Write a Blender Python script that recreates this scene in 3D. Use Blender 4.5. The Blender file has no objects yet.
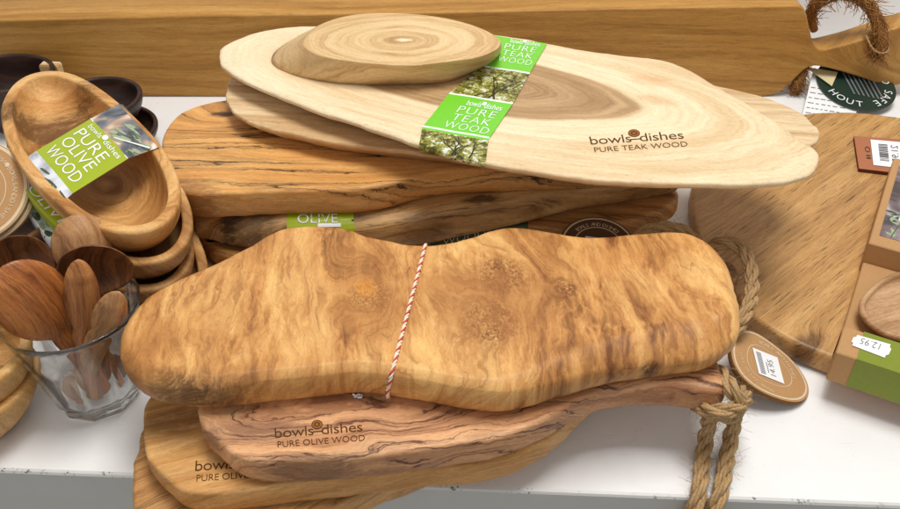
import bpy, bmesh, math, random
from mathutils import Vector, Matrix, noise
from mathutils.bvhtree import BVHTree

R = math.radians
random.seed(7)
scn = bpy.context.scene
COL = scn.collection

# ------------------------------------------------------------------ camera, world, lamps, exposure
PITCH, CAMH, FPX = 38.0, 0.465, 864.0
cam_d = bpy.data.cameras.new("camera")
cam_d.sensor_width = 36.0
cam_d.lens = FPX / 900.0 * 36.0
cam_d.clip_start, cam_d.clip_end = 0.01, 50
cam = bpy.data.objects.new("camera", cam_d)
COL.objects.link(cam)
cam.location = (0, 0, CAMH)
cam.rotation_euler = (R(90 - PITCH), 0, 0)
scn.camera = cam

world = bpy.data.worlds.new("World")
scn.world = world
world.use_nodes = True
bg = world.node_tree.nodes["Background"]
bg.inputs[0].default_value = (1.0, 0.985, 0.96, 1)
bg.inputs[1].default_value = 0.34


def area(name, loc, target, size, power, col):
    d = bpy.data.lights.new(name, 'AREA')
    d.shape = 'RECTANGLE'
    d.size, d.size_y = size
    d.energy = power
    d.color = col
    o = bpy.data.objects.new(name, d)
    COL.objects.link(o)
    o.location = loc
    o.rotation_euler = (Vector(target) - Vector(loc)).to_track_quat('-Z', 'Y').to_euler()
    return o


area("ceiling_lamp", (0.22, 0.56, 2.0), (0.05, 0.54, 0), (0.9, 0.7), 31, (1.0, 0.975, 0.935))
area("front_fill_light", (-0.4, -1.6, 1.7), (0, 0.6, 0), (1.6, 1.0), 5.5, (1.0, 0.98, 0.96))  # unseen fill lamp added in front to brighten the upright faces

scn.view_settings.view_transform = 'Standard'
scn.view_settings.look = 'None'
scn.view_settings.exposure = 0.15
scn.view_settings.gamma = 1.0
scn.cycles.use_denoising = True
scn.cycles.max_bounces = 24
scn.cycles.transmission_bounces = 24
scn.cycles.transparent_max_bounces = 24

# ------------------------------------------------------------------ tracing helpers (photo is 900 x 509)
_sp, _cp = math.sin(R(PITCH)), math.cos(R(PITCH))
CAM = Vector((0, 0, CAMH))


def ray(px, py):
    dx, dy = (px - 450.0) / FPX, (254.5 - py) / FPX
    return Vector((dx, _cp + dy * _sp, -_sp + dy * _cp))


def P(px, py, z=0.0):
    """point at height z seen at photo pixel px, py"""
    d = ray(px, py)
    return CAM + d * ((z - CAMH) / d.z)


def PP(px, py, o, n):
    """point of the plane (o, n) seen at the pixel"""
    d = ray(px, py)
    return CAM + d * ((o - CAM).dot(n) / d.dot(n))


def srgb(*c, k=1.0):
    out = []
    for x in c:
        x = x / 255.0
        out.append(min(1.0, k * (x / 12.92 if x <= 0.04045 else ((x + 0.055) / 1.055) ** 2.4)))
    return tuple(out) + (1.0,)


# ------------------------------------------------------------------ mesh helpers
WM = {}


class MB:
    def __init__(s):
        s.v, s.f, s.m, s.s = [], [], [], []

    def add(s, verts, faces, mat=0, smooth=True):
        b = len(s.v)
        s.v += [Vector(v) for v in verts]
        for f in faces:
            s.f.append([b + i for i in f])
            s.m.append(mat)
            s.s.append(smooth)
        return b

    def bvh(s):
        return BVHTree.FromPolygons(s.v, s.f)

    def build(s, name, mats, parent=None, frame=None):
        frame = frame or Matrix.Identity(4)
        inv = frame.inverted()
        me = bpy.data.meshes.new(name)
        me.from_pydata([inv @ v for v in s.v], [], s.f)
        for m in (mats if isinstance(mats, (list, tuple)) else [mats]):
            me.materials.append(m)
        me.polygons.foreach_set("material_index", s.m)
        me.polygons.foreach_set("use_smooth", s.s)
        me.update()
        o = bpy.data.objects.new(name, me)
        COL.objects.link(o)
        if parent is not None:
            o.parent = parent
            o.matrix_basis = WM[parent.name].inverted() @ frame
        else:
            o.matrix_basis = frame
        WM[o.name] = frame
        return o


def tag(o, label=None, cat=None, group=None, kind=None):
    if label: o["label"] = label
    if cat:
        o["category"] = cat
        o["kind"] = "thing"
    if group: o["group"] = group
    if kind: o["kind"] = kind
    return o


def empty(name, frame):
    o = bpy.data.objects.new(name, None)
    COL.objects.link(o)
    o.empty_display_size = 0.02
    o.matrix_basis = frame
    WM[o.name] = frame
    return o


def frame_at(p, rotz=0.0):
    return Matrix.Translation(Vector(p)) @ Matrix.Rotation(R(rotz), 4, 'Z')


def catmull(pts, closed=True, sub=12):
    n = len(pts)
    out = []
    rng = range(n) if closed else range(n - 1)
    for i in rng:
        if closed:
            p0, p1, p2, p3 = pts[(i - 1) % n], pts[i], pts[(i + 1) % n], pts[(i + 2) % n]
        else:
            p0, p1, p2, p3 = pts[max(i - 1, 0)], pts[i], pts[i + 1], pts[min(i + 2, n - 1)]
        # centripetal
        t0 = 0.0
        t1 = t0 + max((p1 - p0).length, 1e-6) ** 0.5
        t2 = t1 + max((p2 - p1).length, 1e-6) ** 0.5
        t3 = t2 + max((p3 - p2).length, 1e-6) ** 0.5
        for k in range(sub):
            t = t1 + (t2 - t1) * k / sub
            a1 = p0 * ((t1 - t) / (t1 - t0)) + p1 * ((t - t0) / (t1 - t0))
            a2 = p1 * ((t2 - t) / (t2 - t1)) + p2 * ((t - t1) / (t2 - t1))
            a3 = p2 * ((t3 - t) / (t3 - t2)) + p3 * ((t - t2) / (t3 - t2))
            b1 = a1 * ((t2 - t) / (t2 - t0)) + a2 * ((t - t0) / (t2 - t0))
            b2 = a2 * ((t3 - t) / (t3 - t1)) + a3 * ((t - t1) / (t3 - t1))
            out.append(b1 * ((t2 - t) / (t2 - t1)) + b2 * ((t - t1) / (t2 - t1)))
    if not closed:
        out.append(pts[-1].copy())
    return out


def resample(pts, n, closed=True):
    q = pts + [pts[0]] if closed else pts
    L = [0.0]
    for a, b in zip(q, q[1:]):
        L.append(L[-1] + (b - a).length)
    out = []
    j = 0
    for i in range(n):
        t = L[-1] * i / (n if closed else n - 1)
        while j < len(L) - 2 and L[j + 1] < t:
            j += 1
        k = (t - L[j]) / max(L[j + 1] - L[j], 1e-9)
        out.append(q[j].lerp(q[j + 1], k))
    return out


def smooth_closed(pts, it=2):
    n = len(pts)
    for _ in range(it):
        pts = [(pts[i - 1] + pts[i] * 2 + pts[(i + 1) % n]) * 0.25 for i in range(n)]
    return pts


def ccw(pts):
    a = sum(p.x * q.y - q.x * p.y for p, q in zip(pts, pts[1:] + pts[:1]))
    return pts if a > 0 else pts[::-1]


def outline_normals(pts):
    n = len(pts)
    ns = []
    for i in range(n):
        t = pts[(i + 1) % n] - pts[i - 1]
        v = Vector((t.y, -t.x, 0))
        ns.append(v.normalized() if v.length > 1e-9 else Vector((1, 0, 0)))
    return smooth_closed(ns, 3)


def skin(mb, rings, cap0=True, cap1=True, mat=0, closed_v=True, smooth=True, capmat=None):
    n = len(rings[0])
    b = mb.add([p for r in rings for p in r], [], mat)
    for i in range(len(rings) - 1):
        for j in range(n if closed_v else n - 1):
            k = (j + 1) % n
            mb.f.append([b + i * n + j, b + i * n + k, b + (i + 1) * n + k, b + (i + 1) * n + j])
            mb.m.append(mat); mb.s.append(smooth)
    if cap0:
        mb.f.append([b + j for j in range(n)][::-1]); mb.m.append(mat); mb.s.append(False)
    if cap1:
        mb.f.append([b + (len(rings) - 1) * n + j for j in range(n)])
        mb.m.append(mat if capmat is None else capmat); mb.s.append(False)
    return b


def slab(pts, zb, zt, rt=(0.003, 0.003), rb=(0.004, 0.004), N=240, wob=0.0005, chamf=0.0, bch=0.0, seed=0.0):
    """board from a traced outline: points (px, py, 't' back edge / 'b' front edge / height)"""
    w = []
    for p in pts:
        z = {'t': zt - 0.003, 'b': zb + min(0.007, 0.4 * (zt - zb))}.get(p[2], p[2])
        q = P(p[0], p[1], z)
        w.append(Vector((q.x, q.y, 0)))
    o = ccw(smooth_closed(resample(catmull(w), N), 2))
    ns = outline_normals(o)
    o = [p + n * (wob * 2 * noise.noise(p * 60 + Vector((seed, 0, 0))) + wob * noise.noise(p * 190)) for p, n in zip(o, ns)]
    rings = []
    K = 6

    def ring(fi, fz):
        r = []
        for p, n in zip(o, ns):
            q = p - n * fi(p, n)
            r.append(Vector((q.x, q.y, fz(p, n))))
        return r
    f_rt = rt if callable(rt) else (lambda p, n: rt)
    f_rb = rb if callable(rb) else (lambda p, n: rb)
    rings.append(ring(lambda p, n: f_rb(p, n)[0] + 0.003, lambda p, n: zb))
    for k in range(K + 1):
        a = math.pi / 2 * k / K
        rings.append(ring(lambda p, n, a=a, k=k: f_rb(p, n)[0] * ((1 - bch) * (1 - math.sin(a)) + bch * (1 - k / K)), lambda p, n, a=a, k=k: zb + f_rb(p, n)[1] * ((1 - bch) * (1 - math.cos(a)) + bch * k / K)))
    for k in range(K + 1):
        a = math.pi / 2 * k / K
        rings.append(ring(lambda p, n, a=a, k=k: f_rt(p, n)[0] * ((1 - chamf) * (1 - math.cos(a)) + chamf * k / K), lambda p, n, a=a, k=k: zt - f_rt(p, n)[1] * ((1 - chamf) * (1 - math.sin(a)) + chamf * (1 - k / K))))
    rings.append(ring(lambda p, n: f_rt(p, n)[0] + 0.002, lambda p, n: zt))
    mb = MB()
    skin(mb, rings)
    c = sum(o, Vector((0, 0, 0))) / len(o)
    return mb, Vector((c.x, c.y, zb)), o


def tube(mb, path, rad, sides=8, mat=0, cap=True, smooth=True):
    n = len(path)
    rings = []
    up = Vector((0.13, 0.21, 0.97))
    prev = None
    for i, p in enumerate(path):
        t = (path[min(i + 1, n - 1)] - path[max(i - 1, 0)]).normalized()
        a = (prev if prev is not None else up)
        a = a - t * a.dot(t)
        if a.length < 1e-4:
            a = Vector((1, 0, 0)) - t * t.x
        a.normalize()
        prev = a
        b = t.cross(a)
        r = rad(i / (n - 1)) if callable(rad) else rad
        rings.append([p + (a * math.cos(2 * math.pi * k / sides) + b * math.sin(2 * math.pi * k / sides)) * r for k in range(sides)])
    skin(mb, rings, cap, cap, mat, smooth=smooth)


def frames_along(path):
    n = len(path)
    out = []
    a = Vector((0.13, 0.21, 0.97))
    for i, p in enumerate(path):
        t = (path[min(i + 1, n - 1)] - path[max(i - 1, 0)]).normalized()
        a = (a - t * a.dot(t))
        if a.length < 1e-4:
            a = Vector((1, 0, 0)) - t * t.x
        a.normalize()
        out.append((p, t, a.copy(), t.cross(a)))
    return out


def rope(mb, pts, rad, strands=3, yarns=4, turns=95.0, hairs=160, mat=0, mats=None, step=0.0011, hairlen=0.012, sides=6):
    """twisted rope along world points: strands of yarns wound as helices, with loose fibres"""
    sm = catmull(pts, False, 10)
    L = sum((b - a).length for a, b in zip(sm, sm[1:]))
    path = resample(sm, max(8, int(L / step)), False)
    fr = frames_along(path)
    ds = L / len(path)
    rnd = random.Random(len(pts) * 17 + int(L * 1e4))
    for s in range(strands):
        for y in range(yarns):
            q = []
            for i, (p, t, a, b) in enumerate(fr):
                th = turns * i * ds + 2 * math.pi * s / strands
                d = a * math.cos(th) + b * math.sin(th)
                e = t.cross(d)
                c = p + d * rad * (0.52 if strands > 1 else 0)
                if yarns > 1:
                    ph = -2.0 * turns * i * ds + 2 * math.pi * y / yarns + s
                    c = c + (d * math.cos(ph) + e * math.sin(ph)) * rad * 0.27
                w = 1 + 0.12 * noise.noise(c * 300)
                q.append(c * 1.0 + d * rad * 0.05 * noise.noise(c * 500))
            r = rad * (0.5 if yarns == 1 else 0.27)
            tube(mb, q, r, sides, mats[s] if mats else mat)
    for h in range(hairs):
        i = rnd.randrange(len(fr))
        p, t, a, b = fr[i]
        th = rnd.uniform(0, 6.28)
        d = a * math.cos(th) + b * math.sin(th)
        v = (t * rnd.uniform(-1.4, 1.4) + d * rnd.uniform(0.15, 0.8)).normalized()
        ln = hairlen * rnd.uniform(0.3, 1.0)
        bend = Vector((rnd.uniform(-1, 1), rnd.uniform(-1, 1), rnd.uniform(-1, 1))) * 0.35
        q = [p + d * rad * 0.85 + (v * k + bend * k * k) * ln for k in (0, 0.35, 0.7, 1.0)]
        tube(mb, q, 0.0001, 3, mat)


# ------------------------------------------------------------------ material helpers
class NT:
    def __init__(s, name):
        s.mat = bpy.data.materials.new(name)
        s.mat.use_nodes = True
        s.t = s.mat.node_tree
        s.t.nodes.clear()
        s.out = s.t.nodes.new("ShaderNodeOutputMaterial")

    def n(s, typ, **kw):
        nd = s.t.nodes.new(typ)
        for k, v in kw.items():
            setattr(nd, k, v)
        return nd

    def put(s, sock, v):
        if isinstance(v, bpy.types.NodeSocket):
            s.t.links.new(v, sock)
        elif v is not None:
            sock.default_value = v

    def m(s, op, a, b=None, c=None, clamp=False):
        nd = s.n("ShaderNodeMath", operation=op, use_clamp=clamp)
        s.put(nd.inputs[0], a)
        if b is not None: s.put(nd.inputs[1], b)
        if c is not None: s.put(nd.inputs[2], c)
        return nd.outputs[0]

    def xyz(s, x, y, z):
        nd = s.n("ShaderNodeCombineXYZ")
        for i, v in enumerate((x, y, z)):
            s.put(nd.inputs[i], v)
        return nd.outputs[0]

    def noise(s, vec, scale=1.0, detail=2.0, rough=0.5, dist=0.0, dims='3D'):
        nd = s.n("ShaderNodeTexNoise", noise_dimensions=dims)
        if dims == '1D':
            s.put(nd.inputs['W'], vec)
        else:
            s.put(nd.inputs['Vector'], vec)
        s.put(nd.inputs['Scale'], scale)
        nd.inputs['Detail'].default_value = detail
        nd.inputs['Roughness'].default_value = rough
        nd.inputs['Distortion'].default_value = dist
        return nd.outputs['Fac']

    def voro(s, vec, scale, feature='F1', rnd=1.0):
        nd = s.n("ShaderNodeTexVoronoi", feature=feature)
        s.put(nd.inputs['Vector'], vec)
        nd.inputs['Scale'].default_value = scale
        nd.inputs['Randomness'].default_value = rnd
        return nd.outputs['Distance'], (nd.outputs['Color'] if 'Color' in nd.outputs else None)

    def ramp(s, fac, stops, interp='LINEAR'):
        nd = s.n("ShaderNodeValToRGB")
        nd.color_ramp.interpolation = interp
        e = nd.color_ramp.elements
        while len(e) < len(stops):
            e.new(0.5)
        for el, (p, c) in zip(e, stops):
            el.position = p
            el.color = c
        s.put(nd.inputs[0], fac)
        return nd.outputs[0]

    def rng(s, v, a, b, c=0.0, d=1.0, smooth=True):
        nd = s.n("ShaderNodeMapRange", interpolation_type='SMOOTHSTEP' if smooth else 'LINEAR')
        s.put(nd.inputs[0], v)
        for i, x in enumerate((a, b, c, d)):
            s.put(nd.inputs[i + 1], x)
        return nd.outputs[0]

    def mix(s, fac, a, b, mode='MIX'):
        nd = s.n("ShaderNodeMix", data_type='RGBA', blend_type=mode)
        s.put(nd.inputs[0], fac)
        s.put(nd.inputs[6], a)
        s.put(nd.inputs[7], b)
        return nd.outputs[2]

    def obj(s):
        nd = s.n("ShaderNodeTexCoord")
        sp = s.n("ShaderNodeSeparateXYZ")
        sc = s.n("ShaderNodeVectorMath", operation='SCALE')
        s.put(sc.inputs[0], nd.outputs['Object'])
        sc.inputs[3].default_value = 100.0          # centimetres
        s.put(sp.inputs[0], sc.outputs[0])
        return sc.outputs[0], sp.outputs[0], sp.outputs[1], sp.outputs[2]

    def finish(s, col, rough=0.5, bump=None, bstr=0.2, bdist=0.0005, spec=0.4, **kw):
        p = s.n("ShaderNodeBsdfPrincipled")
        s.put(p.inputs['Base Color'], col)
        s.put(p.inputs['Roughness'], rough)
        p.inputs['Specular IOR Level'].default_value = spec
        for k, v in kw.items():
            s.put(p.inputs[k], v)
        if bump is not None:
            b = s.n("ShaderNodeBump")
            b.inputs['Strength'].default_value = bstr
            b.inputs['Distance'].default_value = bdist
            s.put(b.inputs['Height'], bump)
            s.put(p.inputs['Normal'], b.outputs[0])
        s.put(s.out.inputs[0], p.outputs[0])
        return s.mat


def wood(name, dark, mid, light, seed=0.0, tf=1.6, warp1=1.6, s1=0.12, warp2=0.35, s2=0.7, stretch=0.25,
         contrast=(0.2, 0.8), fine=0.16, warp3=0.1, vein=0.0, vf=0.55, vw=0.012, vcol=None, vmask=(0.35, 0.6),
         fibre=0.18, knots=(), ellipse=None, heart=None, curl=0.0, curl_ang=0.0, burls=(), stains=(),
         blotch=0.18, pores=0.0, fleck=0.22, planks=0.0, rough=0.48, spec=0.35, bump=0.25, kz=1.0, zrot=0.0):
    """wood as contour lines of one 3-D scalar field (centimetres, grain along local x)"""
    t = NT(name)
    co, x, y, z = t.obj()
    sx = t.m('ADD', x, seed * 13.7)
    wv = t.xyz(t.m('MULTIPLY', sx, stretch), y, t.m('MULTIPLY', z, kz))
    n1 = t.noise(wv, s1, 2.0, 0.5)
    n2 = t.noise(wv, s2, 3.0, 0.6)
    w = t.m('ADD', t.m('MULTIPLY', t.m('SUBTRACT', n1, 0.5), warp1 * 2), t.m('MULTIPLY', t.m('SUBTRACT', n2, 0.5), warp2 * 2))
    n3 = t.noise(t.xyz(t.m('MULTIPLY', sx, 0.7), y, z), 2.2, 3.0, 0.6)
    w = t.m('ADD', w, t.m('MULTIPLY', t.m('SUBTRACT', n3, 0.5), warp3 * 2))
    if ellipse:
        ex, ey, ea, eb = ellipse
        dx = t.m('DIVIDE', t.m('SUBTRACT', x, ex), ea)
        dy = t.m('DIVIDE', t.m('SUBTRACT', y, ey), eb)
        e = t.m('SQRT', t.m('ADD', t.m('MULTIPLY', dx, dx), t.m('MULTIPLY', dy, dy)))
        F = t.m('ADD', t.m('ADD', t.m('MULTIPLY', e, eb), t.m('MULTIPLY', z, 0.35)), w)
    else:
        e = None
        F = t.m('ADD', t.m('ADD', y, t.m('MULTIPLY', z, 0.6)), w)

    def blob(bx, by, bs, bsy=None):
        dx = t.m('DIVIDE', t.m('SUBTRACT', x, bx), bs)
        dy = t.m('DIVIDE', t.m('SUBTRACT', y, by), bsy or bs)
        r2 = t.m('ADD', t.m('MULTIPLY', dx, dx), t.m('MULTIPLY', dy, dy))
        return t.m('POWER', 2.718, t.m('MULTIPLY', r2, -1.0))
    for (kx, ky, ks, ka) in knots:
        F = t.m('ADD', F, t.m('MULTIPLY', blob(kx, ky, ks * 1.5, ks), ka))
    Fv = t.xyz(t.m('MULTIPLY', F, 1.0), t.m('MULTIPLY', sx, 0.035), t.m('MULTIPLY', z, 0.03))
    tone = t.noise(Fv, tf, 4.0, 0.62)
    tone = t.rng(tone, contrast[0], contrast[1])
    # fine late-wood lines
    fl = t.noise(t.xyz(F, t.m('MULTIPLY', sx, 0.05), 3.3), tf * 7.0, 2.0, 0.6)
    fl = t.rng(fl, 0.42, 0.75)
    tone = t.m('SUBTRACT', tone, t.m('MULTIPLY', fl, fine), clamp=True)
    if curl:
        ca, sa = math.cos(R(curl_ang)), math.sin(R(curl_ang))
        u = t.m('ADD', t.m('MULTIPLY', x, ca), t.m('MULTIPLY', y, sa))
        v = t.m('SUBTRACT', t.m('MULTIPLY', y, ca), t.m('MULTIPLY', x, sa))
        c1 = t.noise(t.xyz(u, t.m('MULTIPLY', v, 0.16), seed), 0.85, 3.0, 0.55, 0.9)
        c2 = t.noise(t.xyz(t.m('MULTIPLY', u, 0.8), t.m('MULTIPLY', v, 0.3), seed + 5), 2.1, 3.0, 0.6, 1.2)
        cc = t.rng(t.m('ADD', t.m('MULTIPLY', c1, 0.6), t.m('MULTIPLY', c2, 0.4)), 0.34, 0.64)
        cm = t.rng(t.noise(t.xyz(x, y, seed + 2), 0.22, 2.0, 0.5), 0.36, 0.62, 0.25, 1.0)
        cq = t.m('MULTIPLY', cm, curl)
        tone = t.m('ADD', t.m('MULTIPLY', tone, t.m('SUBTRACT', 1.0, cq)), t.m('MULTIPLY', cc, cq))
    bl = t.noise(wv, 0.16, 3.0, 0.6, 0.5)
    bl = t.rng(bl, 0.3, 0.7, -1, 1)
    tone = t.m('ADD', tone, t.m('MULTIPLY', bl, blotch), clamp=True)
    col = t.ramp(tone, [(0.0, dark), (0.45, mid), (1.0, light)])
    if heart:
        hc_dark, hc_light, h0, h1 = heart
        hm = t.rng(t.m('ADD', e, t.m('MULTIPLY', t.m('SUBTRACT', n1, 0.5), 0.5)), h0, h1)
        hcol = t.ramp(tone, [(0.0, hc_dark), (1.0, hc_light)])
        col = t.mix(hm, hcol, col)
    bsum = None
    for (bx, by, bs) in burls:
        bb = blob(bx, by, bs * 1.25, bs)
        bsum = bb if bsum is None else t.m('MAXIMUM', bsum, bb)
    if bsum is not None:
        sp = t.noise(t.xyz(x, t.m('MULTIPLY', y, 1.5), seed), 3.0, 3.0, 0.6, 0.8)
        msk = t.m('MULTIPLY', t.rng(bsum, 0.25, 0.75), t.rng(sp, 0.51, 0.57))
        col = t.mix(t.m('MULTIPLY', msk, 0.9), col, tuple(c * 0.55 for c in dark[:3]) + (1,))
        sp2 = t.noise(t.xyz(x, y, seed + 9), 1.5, 4.0, 0.65, 2.0)
        col = t.mix(t.m('MULTIPLY', t.rng(bsum, 0.1, 0.7), t.m('MULTIPLY', t.rng(sp2, 0.4, 0.6), 0.75)), col, dark)
    if vein:
        va = t.noise(t.xyz(t.m('ADD', F, 7.1), t.m('MULTIPLY', sx, 0.05), seed), vf, 3.0, 0.55)
        j = t.noise(t.xyz(sx, t.m('MULTIPLY', y, 2.0), z), 1.2, 3.0, 0.6)
        va = t.m('ADD', va, t.m('MULTIPLY', t.m('SUBTRACT', j, 0.5), 0.022))
        d = t.m('ABSOLUTE', t.m('SUBTRACT', va, 0.5))
        d2 = t.m('ABSOLUTE', t.m('SUBTRACT', va, 0.6))
        d = t.m('MINIMUM', d, t.m('MULTIPLY', d2, 1.6))
        line = t.rng(d, 0.0, vw, 1.0, 0.0)
        halo = t.rng(d, 0.0, vw * 5, 0.4, 0.0)
        mk = t.noise(wv, 0.33, 2.0, 0.5)
        mk = t.rng(mk, vmask[0], vmask[1])
        line = t.m('MULTIPLY', t.m('MAXIMUM', line, halo), t.m('MULTIPLY', mk, vein), clamp=True)
        col = t.mix(line, col, vcol or tuple(c * 0.3 for c in dark[:3]) + (1,))
    for (bx, by, bs, bsy, sc, st) in stains:
        jn = t.noise(t.xyz(t.m('MULTIPLY', x, 0.6), t.m('MULTIPLY', F, 1.5), z), 1.6, 5.0, 0.7)
        bb = t.m('MULTIPLY', t.rng(t.m('MULTIPLY', blob(bx, by, bs * 1.15, bsy * 1.15), t.m('SUBTRACT', t.m('MULTIPLY', jn, 2.6), 0.35)), 0.15, 0.8), st)
        col = t.mix(bb, col, sc)
    fb = t.noise(t.xyz(t.m('MULTIPLY', sx, 0.6), t.m('MULTIPLY', F, 9.0), t.m('MULTIPLY', z, 9.0)), 1.0, 3.0, 0.6)
    fbm = t.rng(fb, 0.25, 0.75, 1 - fibre, 1 + fibre, False)
    mt_ = t.noise(t.xyz(t.m('MULTIPLY', sx, 0.9), t.m('MULTIPLY', y, 2.2), t.m('MULTIPLY', z, 2.2)), 4.0, 3.0, 0.7)
    fbm = t.m('MULTIPLY', fbm, t.rng(mt_, 0.3, 0.7, 0.91, 1.09, False))
    fk = t.noise(t.xyz(t.m('MULTIPLY', sx, 1.3), t.m('MULTIPLY', t.m('ADD', y, t.m('MULTIPLY', w, 0.5)), 7.5), t.m('MULTIPLY', z, 7.5)), 1.0, 2.0, 0.6)
    fbm = t.m('MULTIPLY', fbm, t.m('SUBTRACT', 1.0, t.m('MULTIPLY', t.rng(fk, 0.62, 0.70), fleck)))
    if planks:
        pk = t.m('FLOOR', t.m('DIVIDE', t.m('ADD', y, 40.0), planks))
        wn = t.n("ShaderNodeTexWhiteNoise", noise_dimensions='1D')
        t.put(wn.inputs['W'], pk)
        fbm = t.m('MULTIPLY', fbm, t.rng(wn.outputs[0], 0, 1, 0.82, 1.14, False))
    height = fb
    if pores:
        pn = t.noise(t.xyz(t.m('MULTIPLY', sx, 0.35), t.m('MULTIPLY', F, 6.5), t.m('MULTIPLY', z, 2)), 1.0, 2.0, 0.5)
        pm = t.rng(pn, 0.60, 0.68)
        fbm = t.m('MULTIPLY', fbm, t.m('SUBTRACT', 1.0, t.m('MULTIPLY', pm, pores)))
        height = t.m('SUBTRACT', fb, pm)
    vm = t.n("ShaderNodeVectorMath", operation='SCALE')
    t.put(vm.inputs[0], col)
    t.put(vm.inputs[3], fbm)
    rg = t.m('ADD', rough - 0.06, t.m('MULTIPLY', t.noise(co, 0.8, 4.0, 0.6), 0.14))
    und = t.m('ADD', t.m('MULTIPLY', height, 0.35), t.m('MULTIPLY', t.noise(wv, 0.5, 2.0, 0.5), 1.2))
    return t.finish(vm.outputs[0], rg, und, bump, 0.0006, spec)


def plain(name, col, rough=0.5, spec=0.4, var=0.06, scale=3.0, bump=0.05, **kw):
    t = NT(name)
    co, x, y, z = t.obj()
    nz = t.noise(co, scale, 4.0, 0.6)
    f = t.rng(nz, 0.25, 0.75, 1 - var, 1 + var, False)
    vm = t.n("ShaderNodeVectorMath", operation='SCALE')
    vm.inputs[0].default_value = col[:3]
    t.put(vm.inputs[3], f)
    return t.finish(vm.outputs[0], rough, nz, bump, 0.0003, spec, **kw)


def photo_trees(name):
    t = NT(name)
    co, x, y, z = t.obj()
    n1 = t.noise(co, 2.2, 5.0, 0.75, 0.6)
    n2 = t.noise(co, 0.8, 3.0, 0.6)
    v = t.m('ADD', t.m('MULTIPLY', n1, 0.75), t.m('MULTIPLY', n2, 0.3))
    col = t.ramp(v, [(0.38, srgb(38, 36, 18)), (0.47, srgb(92, 88, 30)), (0.54, srgb(160, 158, 62)), (0.575, srgb(190, 190, 140)), (0.62, srgb(232, 234, 236))])
    return t.finish(col, 0.3, spec=0.5)


def photo_blur(name, stops, sc=0.45):
    t = NT(name)
    co, x, y, z = t.obj()
    v = t.noise(co, sc, 2.0, 0.45, 0.8)
    return t.finish(t.ramp(v, stops), 0.3, spec=0.5)


# ------------------------------------------------------------------ lettering
_tc = {}


def glyphs(body, offset=0.0, shear=0.0, spacing=1.0):
    key = (body, offset, spacing)
    if key not in _tc:
        cu = bpy.data.curves.new("lettering", 'FONT')
        cu.body = body
        cu.size = 1.0
        cu.offset = offset
        cu.space_character = spacing
        cu.resolution_u = 3
        cu.fill_mode = 'FRONT'
        ob = bpy.data.objects.new("lettering", cu)
        COL.objects.link(ob)
        dg = bpy.context.evaluated_depsgraph_get()
        me = bpy.data.meshes.new_from_object(ob.evaluated_get(dg))
        vs = [v.co.copy() for v in me.vertices]
        fs = [list(p.vertices) for p in me.polygons]
        bpy.data.objects.remove(ob)
        bpy.data.curves.remove(cu)
        bpy.data.meshes.remove(me)
        x0, x1 = min(v.x for v in vs), max(v.x for v in vs)
        y0, y1 = min(v.y for v in vs), max(v.y for v in vs)
        _tc[key] = ([((v.x - x0) / (x1 - x0), (v.y - y0) / (y1 - y0)) for v in vs], fs, (x1 - x0) / (y1 - y0))
    return _tc[key]


def write(mb, body, u0, u1, v0, v1, fn, mat, offset=0.0, spacing=1.0):
    """lettering filling the box u0..u1 x v0..v1 of the mapping fn(u, v)"""
    vs, fs, _ = glyphs(body, offset, 0, spacing)
    mb.add([fn(u0 + (u1 - u0) * a, v0 + (v1 - v0) * b) for a, b in vs], fs, mat, False)


def rect(mb, u0, u1, v0, v1, fn, mat, nu=1, nv=1):
    vs = [fn(u0 + (u1 - u0) * i / nu, v0 + (v1 - v0) * j / nv) for j in range(nv + 1) for i in range(nu + 1)]
    fs = [[j * (nu + 1) + i, j * (nu + 1) + i + 1, (j + 1) * (nu + 1) + i + 1, (j + 1) * (nu + 1) + i] for j in range(nv) for i in range(nu)]
    mb.add(vs, fs, mat, False)


def shape2d(mb, pts, fn, mat):
    mb.add([fn(u, v) for u, v in pts], [list(range(len(pts)))], mat, False)


def disc2d(mb, cu, cv, ru, rv, fn, mat, n=28, r0=0.0):
    o = [(cu + ru * math.cos(6.2832 * k / n), cv + rv * math.sin(6.2832 * k / n)) for k in range(n)]
    if r0 <= 0:
        shape2d(mb, o, fn, mat)
    else:
        i = [(cu + ru * r0 * math.cos(6.2832 * k / n), cv + rv * r0 * math.sin(6.2832 * k / n)) for k in range(n)]
        mb.add([fn(u, v) for u, v in o + i], [[k, (k + 1) % n, n + (k + 1) % n, n + k] for k in range(n)], mat, False)


def leaf2d(mb, cu, cv, ang, ln, wd, fn, mat):
    ca, sa = math.cos(ang), math.sin(ang)
    pts = []
    for k in range(7):
        s = k / 6
        pts.append((s - 0.5, math.sin(math.pi * s) ** 0.8 * 0.5))
    for k in range(5, 0, -1):
        s = k / 6
        pts.append((s - 0.5, -math.sin(math.pi * s) ** 0.8 * 0.5))
    shape2d(mb, [(cu + ca * a * ln - sa * b * wd, cv + sa * a * ln + ca * b * wd) for a, b in pts], fn, mat)


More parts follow.
